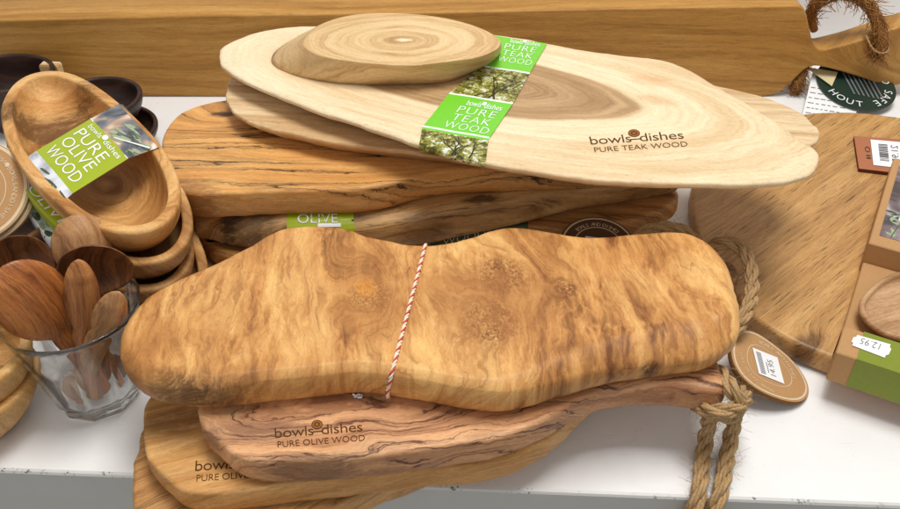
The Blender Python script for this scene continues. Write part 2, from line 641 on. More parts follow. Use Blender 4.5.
def brand(mb, fn, u0, u1, v0, v1, line2, mat, emat):
    """burnt mark: lower-case shop name with a round emblem, a capital line below; box in the plane of fn"""
    H = v1 - v0
    W = u1 - u0
    vb, vt = v0 + 0.40 * H, v0 + 0.80 * H
    write(mb, "bowls", u0, u0 + 0.43 * W, vb, vt, fn, mat, -0.004, 0.94)
    write(mb, "dishes", u0 + 0.52 * W, u1 - 0.02 * W, vb, vt, fn, mat, -0.004, 0.94)
    rect(mb, u0 + 0.42 * W, u0 + 0.53 * W, vb + 0.11 * H, vb + 0.155 * H, fn, mat)
    disc2d(mb, u0 + 0.475 * W, v0 + 0.83 * H, 0.062 * W, 0.19 * H, fn, emat, 24)
    disc2d(mb, u0 + 0.475 * W, v0 + 0.83 * H, 0.062 * W, 0.19 * H, lambda a, b: fn(a, b) + Vector((0, 0, 0.0001)), mat, 24, 0.86)
    disc2d(mb, u0 + 0.475 * W, v0 + 0.83 * H, 0.034 * W, 0.10 * H, lambda a, b: fn(a, b) + Vector((0, 0, 0.0001)), mat, 20, 0.6)
    write(mb, line2, u0 + 0.02 * W, u1, v0, v0 + 0.25 * H, fn, mat, -0.006)


def quadmap(p00, p10, p01, p11, lift=0.0):
    n = (p10 - p00).cross(p01 - p00).normalized()
    if n.z < 0: n = -n

    def fn(u, v):
        return (p00 * (1 - u) + p10 * u) * (1 - v) + (p01 * (1 - u) + p11 * u) * v + n * lift
    return fn


def tree_print(mb, fn, u0, u1, v0, v1, mat, seed, n=3):
    """bare trunk and forked branches printed over the foliage of a photo"""
    rr_ = random.Random(seed)

    def limb(u, v, an, ln, w, dep):
        pts = [(u, v)]
        for k in range(5):
            an += rr_.uniform(-0.28, 0.28)
            u += math.cos(an) * ln / 5 * (u1 - u0)
            v += math.sin(an) * ln / 5 * (v1 - v0)
            pts.append((u, v))
            if dep and k in (1, 3):
                limb(u, v, an + rr_.choice((-1, 1)) * rr_.uniform(0.5, 1.0), ln * 0.6, w * 0.6, dep - 1)
        L_, R_ = [], []
        for k, (a_, b_) in enumerate(pts):
            ww = w * (1 - 0.14 * k)
            L_.append((a_ - ww * (u1 - u0), b_)); R_.append((a_ + ww * (u1 - u0), b_))
        cl_ = lambda q: fn(min(u1, max(u0, q[0])), min(v1, max(v0, q[1])))
        vs = [cl_(q) for q in L_ + R_]
        mb.add(vs, [[k, k + 6, k + 7, k + 1] for k in range(5)], mat, False)
    for k in range(n):
        limb(u0 + (u1 - u0) * rr_.uniform(0.25, 0.8), v0, rr_.uniform(1.1, 2.0), rr_.uniform(0.7, 1.0), 0.018, 2)


# ------------------------------------------------------------------ common materials
def worn_white(name, col, dense):
    t = NT(name)
    co, x, y, z = t.obj()
    big = t.noise(co, 0.16, 4.0, 0.6)
    sm = t.noise(co, 0.9, 5.0, 0.7)
    f = t.m('MULTIPLY', t.rng(big, 0.3, 0.7, 0.965, 1.02, False), t.rng(sm, 0.3, 0.7, 0.985, 1.01, False))
    sp = t.noise(co, 7.0 if not dense else 5.0, 3.0, 0.6)
    gate = t.noise(co, 0.7, 2.0, 0.5)
    spk = t.m('MULTIPLY', t.rng(sp, 0.70 if not dense else 0.53, 0.74 if not dense else 0.60), t.rng(gate, 0.42, 0.62) if not dense else t.rng(gate, 0.50, 0.62))
    # scuffs: long thin scratches
    sc = t.noise(t.xyz(t.m('ADD', t.m('MULTIPLY', x, 0.25), t.m('MULTIPLY', y, 0.1)), t.m('MULTIPLY', y, 6.0), 0.0), 1.0, 2.0, 0.5, 0.4)
    scm = t.m('MULTIPLY', t.rng(sc, 0.70, 0.76), 0.10)
    vm = t.n("ShaderNodeVectorMath", operation='SCALE')
    vm.inputs[0].default_value = col[:3]
    t.put(vm.inputs[3], t.m('SUBTRACT', f, scm))
    c2 = t.mix(t.m('MULTIPLY', spk, 0.8 if dense else 0.6), vm.outputs[0], srgb(70, 66, 60))
    rg = t.rng(t.noise(co, 0.5, 5.0, 0.7), 0.3, 0.7, 0.24, 0.42, False)
    return t.finish(c2, rg, sm, 0.03, 0.0003, 0.45)


M_white = worn_white("white_laminate", srgb(240, 240, 240), False)
M_worn = worn_white("worn_laminate_corner", srgb(214, 213, 210), True)
M_edge_shade = plain("edge_laminate_painted_shade", srgb(192, 191, 187), 0.5, 0.3, 0.03, 0.6, 0.03)  # same white laminate, colour darkened for the weaker light on the front face
M_burn = plain("burnt_lettering", srgb(92, 56, 26), 0.8, 0.1, 0.35, 14.0)
M_burn2 = plain("burnt_emblem", srgb(150, 98, 52), 0.8, 0.1, 0.3, 14.0)
M_jute = plain("jute_fibre", srgb(180, 148, 106), 0.85, 0.15, 0.38, 9.0, 0.3)
M_coir = plain("coir_fibre", srgb(166, 118, 68), 0.85, 0.15, 0.4, 6.0, 0.3)
M_red = plain("red_cotton", srgb(208, 84, 58), 0.85, 0.15, 0.15, 10)
M_cotton = plain("white_cotton", srgb(240, 226, 208), 0.85, 0.15, 0.1, 10)
M_paper = plain("white_paper", srgb(242, 243, 245), 0.45, 0.4, 0.02, 2)
M_ink = plain("black_ink", srgb(45, 45, 48), 0.5, 0.3, 0.1, 5)
M_grey = plain("grey_ink", srgb(120, 122, 126), 0.5, 0.3, 0.1, 5)
M_green = plain("bright_green_print", srgb(118, 205, 50), 0.32, 0.5, 0.03, 2)
M_olive = plain("olive_green_print", srgb(160, 178, 20), 0.35, 0.5, 0.03, 2)
M_kraft = plain("kraft_card", srgb(186, 144, 98), 0.75, 0.2, 0.07, 6.0, 0.08)
M_kraftd = plain("kraft_card_edge", srgb(120, 84, 48), 0.8, 0.2, 0.08, 6.0, 0.08)
M_cream = plain("cream_print", srgb(226, 212, 186), 0.5, 0.3, 0.04, 4)
M_leafd = plain("printed_leaf_dark", srgb(66, 84, 58), 0.35, 0.5, 0.25, 3)
M_leafl = plain("printed_leaf_pale", srgb(158, 172, 138), 0.35, 0.5, 0.2, 3)
M_trees = photo_trees("printed_tree_photo")
M_blur_w = photo_blur("printed_pale_photo", [(0.3, srgb(150, 155, 165)), (0.5, srgb(226, 228, 236)), (0.7, srgb(250, 250, 252))])
M_blur_d = photo_blur("printed_dusk_photo", [(0.34, srgb(62, 70, 82)), (0.48, srgb(120, 122, 128)), (0.56, srgb(196, 160, 130)), (0.66, srgb(236, 228, 220))])
M_blur_p = photo_blur("printed_mauve_photo", [(0.3, srgb(70, 60, 62)), (0.5, srgb(128, 108, 112)), (0.62, srgb(200, 200, 205)), (0.7, srgb(235, 238, 240))])

# ------------------------------------------------------------------ the setting: shelf and back panel
a = P(0, 470.5, 0); b = P(825, 503, 0)
d = (b - a).normalized()
back = Vector((-d.y, d.x, 0))
e0, e1 = a - d * 0.9, b + d * 0.9
mb = MB()
WALL_Y = 1.02
bv = 0.0025


def at_wall(e):
    return Vector((e.x, WALL_Y, 0))


prof = [(0, -0.07), (0, -bv), (bv * 0.3, -bv * 0.3), (bv, 0)]
r0 = [e0 + back * i + Vector((0, 0, z)) for i, z in prof] + [at_wall(e0)]
r1 = [e1 + back * i + Vector((0, 0, z)) for i, z in prof] + [at_wall(e1)]
nn = len(r0)
mb.add(r0 + r1, [], 0)
for i in range(nn - 1):
    mb.f.append([i, i + nn, i + nn + 1, i + 1]); mb.m.append((1, 2, 2, 0)[i]); mb.s.append(False)
# underside
mb.add([r0[0], r1[0], at_wall(e1) + Vector((0, 0, -0.07)), at_wall(e0) + Vector((0, 0, -0.07))], [[0, 3, 2, 1]], 1, False)
shelf = tag(mb.build("shelf", [M_white, M_edge_shade, M_worn]), kind="structure")
mb = MB()
mb.add([(-2.2, WALL_Y + 0.001, -0.07), (2.2, WALL_Y + 0.001, -0.07), (2.2, WALL_Y + 0.001, 0.55), (-2.2, WALL_Y + 0.001, 0.55),
        (-2.2, WALL_Y + 0.021, -0.07), (2.2, WALL_Y + 0.021, -0.07), (2.2, WALL_Y + 0.021, 0.55), (-2.2, WALL_Y + 0.021, 0.55)],
       [[0, 1, 2, 3], [5, 4, 7, 6], [3, 2, 6, 7], [0, 3, 7, 4], [1, 5, 6, 2]], 0, False)
tag(mb.build("wall", M_white), kind="structure")

# ------------------------------------------------------------------ long board standing on edge at the back
o = P(450, 97, 0.0)
lean = R(0.5)
nrm = Vector((0, -math.cos(lean), math.sin(lean)))
outl = [(-120, 94), (-120, 24), (0, 20), (200, 15.5), (400, 13), (675, 7.5), (804, 5.5), (808, 20), (812, 40), (816, 48), (822, 50.5), (850, 43.5),
        (900, 27), (950, 12), (962, 22), (960, 55), (935, 74), (897, 86), (886, 87), (860, 77.5), (835, 70), (818, 66), (808, 67), (798, 76), (787, 87.5), (777, 94.5), (761, 97), (225, 97)]
fr_pts = [PP(px, py, o, nrm) for px, py in outl]
# soften only the corners of the polygon
def soften(pts, r=0.006, k=4):
    out = []
    n = len(pts)
    for i in range(n):
        p0, p1, p2 = pts[i - 1], pts[i], pts[(i + 1) % n]
        l0, l2 = (p0 - p1).length, (p2 - p1).length
        a_ = p1 + (p0 - p1).normalized() * min(r, l0 * 0.45)
        b_ = p1 + (p2 - p1).normalized() * min(r, l2 * 0.45)
        for q in range(k + 1):
            t = q / k
            out.append(a_ * (1 - t) ** 2 + p1 * 2 * t * (1 - t) + b_ * t ** 2)
    return out


fp = soften(fr_pts, 0.008)
cen = sum(fp, Vector()) / len(fp)
TH = 0.068
xh = PP(812, 40, o, nrm).x
def thick(p):
    return TH if p.x < xh + 0.002 else 0.034
def inset_poly(pts, d_, n_):
    out = []
    m = len(pts)
    for i in range(m):
        t = (pts[(i + 1) % m] - pts[i - 1])
        s = t.cross(n_)
        out.append(pts[i] - s.normalized() * d_ if s.length > 1e-9 else pts[i])
    return out
sgn = 1 if (inset_poly(fp, 0.001, nrm)[2] - cen).length < (fp[2] - cen).length else -1
rings = [inset_poly(fp, sgn * 0.002, nrm), [p - nrm * 0.0006 for p in inset_poly(fp, sgn * 0.0006, nrm)], [p - nrm * 0.002 for p in fp],
         [p - nrm * (thick(p) - 0.003) for p in fp], [p - nrm * thick(p) for p in inset_poly(fp, sgn * 0.003, nrm)]]
mb = MB()
skin(mb, rings)
fr = Matrix.Translation(cen) @ Matrix.Rotation(R(90) - lean, 4, 'X')
m_back = wood("smoked_oak_board", srgb(152, 106, 44), srgb(180, 130, 60), srgb(200, 152, 82), seed=2.0, tf=0.8, warp1=2.4, s1=0.10, stretch=0.18,
              fine=0.2, fibre=0.16, pores=0.2, blotch=0.15, rough=0.5, kz=1.0, knots=((26, -1.5, 5, 6.0),))
back_board = mb.build("serving_board", m_back, None, fr)
tag(back_board, "long brown serving board standing on its edge along the back of the shelf", "serving board")

# coir loop of that board
mb = MB()
rnd = random.Random(3)
def coir(path, core, n, ln):
    sm = resample(catmull(path, False, 10), 60, False)
    tube(mb, sm, core, 8, 0)
    f_ = frames_along(sm)
    for h in range(n):
        i = rnd.randrange(60)
        p, t, a_, b_ = f_[i]
        th = rnd.uniform(0, 6.28)
        d_ = a_ * math.cos(th) + b_ * math.sin(th)
        # fibre that winds round the core with loose ends
        w_ = rnd.choice((-1, 1)) * rnd.uniform(0.6, 1.6)
        q = []
        r_ = core * rnd.uniform(0.8, 1.75)
        m_ = rnd.randrange(7, 15)
        bend = Vector((rnd.uniform(-1, 1), rnd.uniform(-1, 1), rnd.uniform(-1, 1)))
        for k in range(m_):
            j = min(59, i + k)
            p2, t2, a2, b2 = f_[j]
            th2 = th + w_ * k * 0.25
            q.append(p2 + (a2 * math.cos(th2) + b2 * math.sin(th2)) * r_ + bend * (max(0, k - m_ * 0.55) / m_) ** 2 * ln * 3.0)
        tube(mb, q, rnd.uniform(0.00022, 0.00042), 3, 0)
def pb(px, py, off):
    return PP(px, py, o, nrm) + nrm * off
coir([pb(826, 44, -0.038), pb(821, 26, -0.032), pb(827, 8, -0.022), pb(842, -1, -0.015), pb(860, 0, -0.012), pb(873, 10, -0.008), pb(879, 26, 0.001), pb(878, 42, 0.009), pb(872, 52, 0.008)], 0.0044, 620, 0.034)
coir([pb(812, 73, -0.03), pb(803, 79, -0.008), pb(799, 86, -0.004), pb(797, 93, -0.008)], 0.0042, 260, 0.03)
cl = mb.build("coir_loop", [M_coir], back_board, frame_at(cen))
mb = MB()
tie = [pb(864, 33, 0.006), pb(866, 41, 0.016), pb(873, 46, 0.0185), pb(882, 45, 0.016), pb(885, 41, 0.006)]
rope(mb, tie, 0.0011, 2, 1, 700, 4, 0, None, 0.0006, 0.006)
mb.build("tie_string", [M_jute], back_board, frame_at(cen))

# ------------------------------------------------------------------ cards below the handle
M_dgreen = plain("dark_green_card", srgb(24, 50, 40), 0.4, 0.5, 0.08, 4)
co_ = P(850, 117, 0.004)
cn = Vector((0.05, -math.sin(R(14)), math.cos(R(14)))).normalized()
def pc(px, py, l=0.0):
    return PP(px, py, co_ + cn * l, cn)
mb = MB()
shape = [pc(813, 71), pc(802, 117), pc(800, 124), pc(852, 128), pc(862, 92), pc(842, 74)]
mb.add(shape + [p - cn * 0.0006 for p in shape], [[0, 1, 2, 3, 4, 5], [11, 10, 9, 8, 7, 6]] + [[i, i + 6, (i + 1) % 6 + 6, (i + 1) % 6] for i in range(6)], 0, False)
rn = random.Random(5)
for k in range(7):
    y0 = 86 + k * 5.2
    x0 = 811 - k * 1.1
    while x0 < 836 + k * 2:
        w_ = rn.uniform(2, 6)
        ss = [pc(x0, y0 + (x0 - 806) * 0.16, 0.0004), pc(x0 + w_, y0 + (x0 + w_ - 806) * 0.16, 0.0004), pc(x0 + w_, y0 + 0.6 + (x0 + w_ - 806) * 0.16, 0.0004), pc(x0, y0 + 0.7 + (x0 - 806) * 0.16, 0.0004)]
        mb.add(ss, [[0, 1, 2, 3]], 1, False)
        x0 += w_ + rn.uniform(1.2, 2.4)
tag(mb.build("leaflet", [M_paper, M_grey], None, frame_at(pc(830, 100))), "white printed leaflet under the dark green round tag, below the board handle", "leaflet")

mb = MB()
cc = pc(856, 84, 0.003)
ux = Vector((1, 0, 0)) - cn * cn.x
ux.normalize()
uy = cn.cross(ux)
RG = (pc(896, 92, 0.003) - cc).length
def gd(u, v, l=0.0):
    return cc + ux * (u * RG) + uy * (v * RG) + cn * l
N_ = 56
top = [gd(math.cos(6.2832 * k / N_), math.sin(6.2832 * k / N_), 0.0005) for k in range(N_)]
bot = [gd(math.cos(6.2832 * k / N_), math.sin(6.2832 * k / N_), -0.0005) for k in range(N_)]
mb.add(top + bot, [list(range(N_)), list(range(2 * N_ - 1, N_ - 1, -1))] + [[k, N_ + k, N_ + (k + 1) % N_, (k + 1) % N_] for k in range(N_)], 0, False)
def arc_text(s, a0, step, r, size, inward, fnp, mb_, mat, l=0.0012, offset=-0.005):
    for i, ch in enumerate(s):
        if ch == ' ':
            continue
        an = R(a0 + step * i)
        c_ = (math.cos(an), math.sin(an))
        upv = (-c_[0], -c_[1]) if inward else c_
        rt = (upv[1], -upv[0])
        vs, fs, asp = glyphs(ch, offset)
        asp = min(asp, 1.3)
        mb_.add([fnp(r * c_[0] + (rt[0] * (u - 0.5) * asp + upv[0] * (v - 0.5)) * size, r * c_[1] + (rt[1] * (u - 0.5) * asp + upv[1] * (v - 0.5)) * size, l) for u, v in vs], fs, mat, False)
arc_text("HOUT", 208, 17, 0.80, 0.20, True, gd, mb, 1)
arc_text("D SAFE", 8, -15, 0.80, 0.20, False, gd, mb, 1)
for k in range(7):
    v_ = 0.30 - 0.0 * k
    u_ = -0.28 + k * 0.115
    mb.add([gd(u_, 0.62, 0.0012), gd(u_ + 0.05, 0.62, 0.0012), gd(u_ + 0.13, -0.42 - 0.03 * k, 0.0012), gd(u_ + 0.09, -0.42 - 0.03 * k, 0.0012)], [[0, 3, 2, 1]], 2, False)
tag(mb.build("round_tag", [M_dgreen, M_paper, M_grey], None, frame_at(cc)), "dark green round card tag with white capitals round its rim", "tag")

mb = MB()
tri = [pc(806, 67, 0.006), pc(838, 72, 0.006), pc(832, 86, 0.006)]
mb.add(tri + [p - cn * 0.0008 for p in tri], [[0, 2, 1], [3, 4, 5], [0, 1, 4, 3], [1, 2, 5, 4], [2, 0, 3, 5]], 0, False)
tag(mb.build("paper_slip", [plain("cream_paper", srgb(214, 200, 158), 0.6, 0.3, 0.05, 3)], None, frame_at(tri[0])), "cream paper corner showing just below the handle of the back board", "paper slip")

# ------------------------------------------------------------------ oak board lying at the right
pts = [(690, 192, .012), (692, 225, .012), (708, 275, .012), (744, 321, 'b'), (782, 349, 'b'), (825, 368, 'b'), (880, 388, 'b'), (960, 385, 'b'), (1020, 330, 'b'),
       (1040, 240, 't'), (1000, 160, 't'), (950, 126, 't'), (900, 119, 't'), (850, 114, 't'), (802, 116, 't'), (745, 130, 't'), (706, 158, 't')]
mb, c, _o = slab(pts, 0.0006, 0.020, (0.004, 0.004), (0.005, 0.005))
OAK_T = 0.020
g0, g1 = P(695, 228, .02), P(750, 191, .02)
ang = math.degrees(math.atan2(g1.y - g0.y, g1.x - g0.x))
m_ = wood("light_oak", srgb(128, 88, 40), srgb(172, 128, 66), srgb(206, 164, 98), seed=4.2, tf=0.9, warp1=0.7, s1=0.09, warp2=0.15, stretch=0.12, fine=0.15,
          fibre=0.2, pores=0.5, planks=4.6, blotch=0.22, rough=0.42, spec=0.45,
          stains=((0, 0, 0.01, 0.01, srgb(90, 50, 20), 0.0),))
fro = frame_at(c, ang)
kl = fro.inverted() @ P(806, 346, .02)
m_ = wood("light_oak_board", srgb(162, 118, 66), srgb(188, 143, 86), srgb(210, 168, 110), seed=4.2, tf=1.2, warp1=0.25, s1=0.09, warp2=0.1, warp3=0.04, stretch=0.06, fine=0.25, contrast=(0.1, 0.9),
          fibre=0.2, pores=0.55, planks=4.6, blotch=0.03, rough=0.42, spec=0.45, knots=((kl.x * 100, kl.y * 100, 1.4, 1.2),),
          stains=((kl.x * 100, kl.y * 100, 2.0, 0.8, srgb(92, 56, 26), 0.8),))
tag(mb.build("oak_board", m_, None, fro), "pale oak chopping board with slanted grain lying flat on the right of the shelf", "chopping board")

# copper coloured price card on it
mb = MB()
zc = OAK_T + 0.004
q00, q10, q01, q11 = P(859, 168.5, zc), P(930, 177, zc), P(854, 136, zc), P(928, 141, zc)
fn = quadmap(q00, q10, q01, q11)
def boxfn(mb_, fn_, th, mat, side):
    cs = [fn_(0, 0), fn_(1, 0), fn_(1, 1), fn_(0, 1)]
    n_ = (cs[1] - cs[0]).cross(cs[3] - cs[0]).normalized()
    if n_.z < 0: n_ = -n_
    bs = [p - n_ * th for p in cs]
    mb_.add(cs, [[0, 1, 2, 3]], mat, False)
    mb_.add(cs + bs, [[0, 4, 5, 1], [1, 5, 6, 2], [2, 6, 7, 3], [3, 7, 4, 0], [7, 6, 5, 4]], side, False)
M_copper = plain("rust_card", srgb(172, 108, 74), 0.55, 0.35, 0.06, 5)
M_copperd = plain("rust_card_edge", srgb(92, 44, 28), 0.6, 0.3, 0.06, 5)
boxfn(mb, fn, 0.0035, 0, 1)
fl = quadmap(q00, q10, q01, q11, 0.0003)
disc2d(mb, 0.16, 0.60, 0.035, 0.085, fl, 2, 20, 0.72)
rect(mb, 0.13, 0.19, 0.32, 0.36, fl, 2); rect(mb, 0.13, 0.19, 0.40, 0.43, fl, 2)
pcard = mb.build("price_card", [M_copper, M_copperd, M_ink], None, frame_at(q00))
tag(pcard, "rust coloured price card with a white barcode sticker lying on the pale oak board", "price card")
mb = MB()
s00, s10, s01, s11 = P(873.5, 165, zc + .0006), P(925, 171, zc + .0006), P(870.5, 139.5, zc + .0006), P(922, 144, zc + .0006)
fs_ = quadmap(s00, s10, s01, s11)
rect(mb, 0, 1, 0, 1, fs_, 0)
fs2 = quadmap(s00, s10, s01, s11, 0.0002)
rb_ = random.Random(2)
v_ = 0.2
while v_ < 0.84:
    h_ = rb_.choice((0.015, 0.03, 0.045))
    rect(mb, 0.14, 0.32, v_, v_ + h_, fs2, 1)
    rect(mb, 0.62, 0.80, v_, v_ + h_ * 0.8, fs2, 1)
    v_ += h_ + rb_.choice((0.018, 0.03))
# price turned a quarter
write(mb, "21.95", 0, 1, 0, 1, lambda a_, b_: fs2(0.52 - 0.14 * b_, 0.84 - 0.62 * a_), 1, -0.004)
mb.build("price_sticker", [M_paper, M_ink], pcard, frame_at(s00))

# ------------------------------------------------------------------ generic bowl from an outline
def bowl(mb, o, zr, zb, th, base=0.62, floor=0.010, mat=0, bulge=1.7, inmat=None):
    """o: ccw rim outline at height zr; rounded wall down to a flat base at zb"""
    n = len(o)
    c = sum(o, Vector()) / n
    ns = outline_normals(o)

    def sc(s, z, inset=0.0):
        return [Vector((c.x + (p.x - nn_.x * inset - c.x) * s, c.y + (p.y - nn_.y * inset - c.y) * s, z)) for p, nn_ in zip(o, ns)]
    h = zr - zb
    rings = [sc(base * 0.94, zb)]
    for k in range(9):
        t = k / 8
        rings.append(sc(base + (1 - base) * (1 - (1 - t) ** bulge), zb + 0.001 + (h - 0.004) * t))
    rings.append(sc(1, zr - 0.0014, 0.0002))
    rings.append(sc(1, zr - 0.0003, 0.0010))
    rings.append(sc(1, zr, 0.0018))
    rings.append(sc(1, zr, th - 0.0016))
    rings.append(sc(1, zr - 0.0004, th - 0.0006))
    rings.append(sc(1, zr - 0.0022, th))
    for k in range(1, 13):
        t = k / 12
        s = (1 - t ** 2.1)
        dz = (h - floor - 0.0022) * (1 - (1 - t) ** 1.9)
        rings.append(sc(max(0.02, s), zr - 0.0022 - dz, th))
    skin(mb, rings, True, True, mat)
    return c


def ring_outline(pts, z, N=120):
    w = [P(px, py, z) for px, py in pts]
    w = [Vector((p.x, p.y, 0)) for p in w]
    return ccw(smooth_closed(resample(catmull(w), N), 2))


def ell(cx, cy, a_, b_, rot=0.0, N=72):
    cr, sr = math.cos(R(rot)), math.sin(R(rot))
    return [Vector((cx + a_ * math.cos(6.2832 * k / N) * cr - b_ * math.sin(6.2832 * k / N) * sr, cy + a_ * math.cos(6.2832 * k / N) * sr + b_ * math.sin(6.2832 * k / N) * cr, 0)) for k in range(N)]


# ------------------------------------------------------------------ kraft gift box with a wooden bowl in its well
ZB0, ZB1 = 0.0206, 0.047
Q = P(836, 352, ZB1)
yv = (P(889, 174, ZB1) - Q); yv.z = 0; LB = yv.length; yv.normalize()
xv = Vector((yv.y, -yv.x, 0))
dfw = (P(845, 326, ZB1) - Q).dot(yv)
dcv = (P(869, 244, ZB1) - Q).dot(yv)
BW = 0.15
fbox = Matrix(((xv.x, yv.x, 0, Q.x), (xv.y, yv.y, 0, Q.y), (0, 0, 1, ZB0), (0, 0, 0, 1)))
def B(x, y, z):
    return fbox @ Vector((x, y, z))
H = ZB1 - ZB0
def block(mb, x0, x1, y0, y1, z0, z1, mat=0, r=0.0008):
    pl = [Vector((x0 + r, y0, 0)), Vector((x1 - r, y0, 0)), Vector((x1, y0 + r, 0)), Vector((x1, y1 - r, 0)), Vector((x1 - r, y1, 0)), Vector((x0 + r, y1, 0)), Vector((x0, y1 - r, 0)), Vector((x0, y0 + r, 0))]
    cx, cy = (x0 + x1) / 2, (y0 + y1) / 2
    def lv(z, i):
        return [B(cx + (p.x - cx) * (1 - 2 * i / (x1 - x0)), cy + (p.y - cy) * (1 - 2 * i / (y1 - y0)), z) for p in pl]
    skin(mb, [lv(z0, 0), lv(z1 - r, 0), lv(z1, r)], True, True, mat, smooth=False)
box = empty("gift_box", fbox)
tag(box, "brown kraft gift tray with green end panel, printed cover and a small wooden bowl inside", "gift box")
mb = MB()
block(mb, 0.0012, BW - 0.0012, dfw + 0.0004, dcv - 0.0004, 0.0, 0.009)
mb.build("tray", [M_kraft], box, fbox)
mb = MB()
block(mb, 0.0, BW, 0.0, dfw, 0.0, H)
mb.add([B(-0.0003, dfw * 0.62, 0.003), B(-0.0003, dfw * 0.93, 0.003), B(-0.0003, dfw * 0.93, H - 0.002), B(-0.0003, dfw * 0.62, H - 0.002)], [[0, 3, 2, 1]], 1, False)  # flat dark patch painted for the shade inside the hollow end
gx = 0.0135
mb.add([B(gx, -0.0004, 0.0005), B(BW, -0.0004, 0.0005), B(BW, -0.0004, H + 0.0003), B(gx, -0.0004, H + 0.0003), B(BW, dfw, H + 0.0004), B(gx, dfw, H + 0.0004)], [[0, 1, 2, 3], [3, 2, 4, 5]], 2, False)
M_olive2 = plain("moss_green_print", srgb(128, 140, 40), 0.45, 0.4, 0.05, 3)
mb.build("end_panel", [M_kraft, plain("box_gap_shade", srgb(30, 22, 16), 0.9, 0.1), M_olive2], box, fbox)
mb = MB()
block(mb, 0.0, BW, dcv, LB + 0.03, 0.0, H + 0.001)
px0, py0 = 0.006, dcv + (P(873, 235, ZB1) - P(869, 244, ZB1)).dot(yv)
pw, pl_ = BW - px0, LB + 0.028 - py0
cvf = lambda u, v, l=0.0: B(px0 + u, py0 + v, H + 0.0014 + l)
mb.add([cvf(0, 0), cvf(pw, 0), cvf(pw, pl_), cvf(0, pl_)], [[0, 1, 2, 3]], 1, False)
rl = random.Random(11)
for k in range(46):
    u_, v_ = rl.uniform(0.004, 0.06), rl.uniform(0.004, 0.045)
    leaf2d(mb, u_, v_, rl.uniform(0, 3.1), rl.uniform(0.006, 0.012), rl.uniform(0.002, 0.0035), lambda a_, b_, l=0.0001 + k * 1e-6: cvf(a_, b_, l), rl.choice((2, 3, 3)))
for k in range(5):
    u_ = 0.008 + 0.011 * k
    mb.add([cvf(u_, 0.002, .0003), cvf(u_ + 0.0008, 0.002, .0003), cvf(u_ + 0.009, 0.05, .0003), cvf(u_ + 0.0084, 0.05, .0003)], [[0, 1, 2, 3]], 2, False)
mb.build("printed_cover", [M_kraft, M_blur_p, M_leafd, M_leafl], box, fbox)
mb = MB()
st = [P(*q, ZB1 + 0.0008) for q in ((850, 344.5), (887, 358.5), (893, 345), (855, 334.2))]
fs_ = quadmap(st[0], st[1], st[3], st[2])
shape2d(mb, [(0.06, 0), (0.94, 0), (0.94, 0.18), (1, 0.3), (1, 0.7), (0.94, 0.82), (0.94, 1), (0.06, 1), (0.06, 0.82), (0, 0.7), (0, 0.3), (0.06, 0.18)], fs_, 0)
fs3 = quadmap(st[0], st[1], st[3], st[2], 0.0002)
write(mb, "12.95", 0, 1, 0, 1, lambda u, v: fs3(0.72 - 0.52 * u, 0.84 - 0.48 * v), 1, -0.008)
mb.build("price_sticker", [M_paper, M_grey], box, fbox)
mb = MB()
zc_ = ZB0 + 0.0095
cb = P(908, 303, 0.048)
oc = [(859, 305), (866, 291), (882, 277.5), (903, 270), (930, 273), (950, 288), (954, 306), (943, 325), (920, 337), (898, 337), (880, 330), (866, 319)]
ob_ = ring_outline(oc, 0.044, 96)
cbo = bowl(mb, ob_, 0.044, zc_, 0.0045, 0.5, 0.006)
fb_ = frame_at((cbo.x, cbo.y, zc_), 20)
m_ = wood("walnut_bowl", srgb(158, 116, 78), srgb(190, 150, 110), srgb(212, 176, 136), seed=8, tf=1.2, warp1=1.4, stretch=0.4, fine=0.15, blotch=0.3, rough=0.5)
tag(mb.build("small_bowl", m_, None, fb_), "small greyish brown wooden bowl sitting in the well of the kraft gift box", "bowl")

# ------------------------------------------------------------------ round kraft disc tag right of the olive board
dp = P(768, 368, 0.017)
dn = Vector((math.sin(R(24)), -0.10, math.cos(R(24)))).normalized()
pts = [(737, 331), (748, 329.5), (760, 334.5), (775, 345), (790, 357.5), (802, 372), (808.5, 385), (809, 394), (803, 401), (791, 402), (773, 397), (755, 388), (741, 376), (733, 362), (731, 347)]
do_ = [PP(px, py, dp, dn) for px, py in pts]
do_ = smooth_closed(resample(catmull(do_), 96), 4)
dc = sum(do_, Vector()) / 96
mb = MB()
def dring(s, l):
    return [dc + (p - dc) * s + dn * l for p in do_]
skin(mb, [dring(0.985, -0.0042), dring(1.0, -0.0038), dring(1.0, -0.0004), dring(0.99, 0)], True, True, 1, capmat=0)
for (r0, r1, mt) in ((0.90, 0.945, 2), (0.565, 0.58, 2)):
    mb.add(dring(r0, 0.0002) + dring(r1, 0.0002), [[k, 96 + k, 96 + (k + 1) % 96, (k + 1) % 96] for k in range(96)], mt, False)
# lettering round the rim (small capitals) in disc coordinates
dux = (PP(800, 352, dp, dn) - PP(760, 345, dp, dn)).normalized()
dux = (PP(790, 400, dp, dn) - PP(740, 335, dp, dn)).normalized()
duy = dn.cross(dux)
DR = sum((p - dc).length for p in do_) / 96
def dd(u, v, l=0.0):
    return dc + dux * u * DR + duy * v * DR + dn * l
M_kraftp = plain("pale_print", srgb(222, 200, 168), 0.7, 0.2, 0.05, 5)
arc_text("PURE OLIVE WOOD", 230, 6.5, 0.74, 0.075, True, dd, mb, 2, 0.0003, 0.0)
arc_text("BOWLS AND DISHES", 150, -6.5, 0.70, 0.10, False, dd, mb, 2, 0.0003, 0.0)
disc_tag = mb.build("disc_tag", [M_kraft, M_kraftd, M_kraftp], None, frame_at(dc))
tag(disc_tag, "round kraft tag with white price sticker, leaning between olive board and oak board", "tag")
mb = MB()
sq = [PP(px, py, dp + dn * 0.0006, dn) for px, py in ((761, 371), (784, 384), (777, 357), (753, 347.5))]
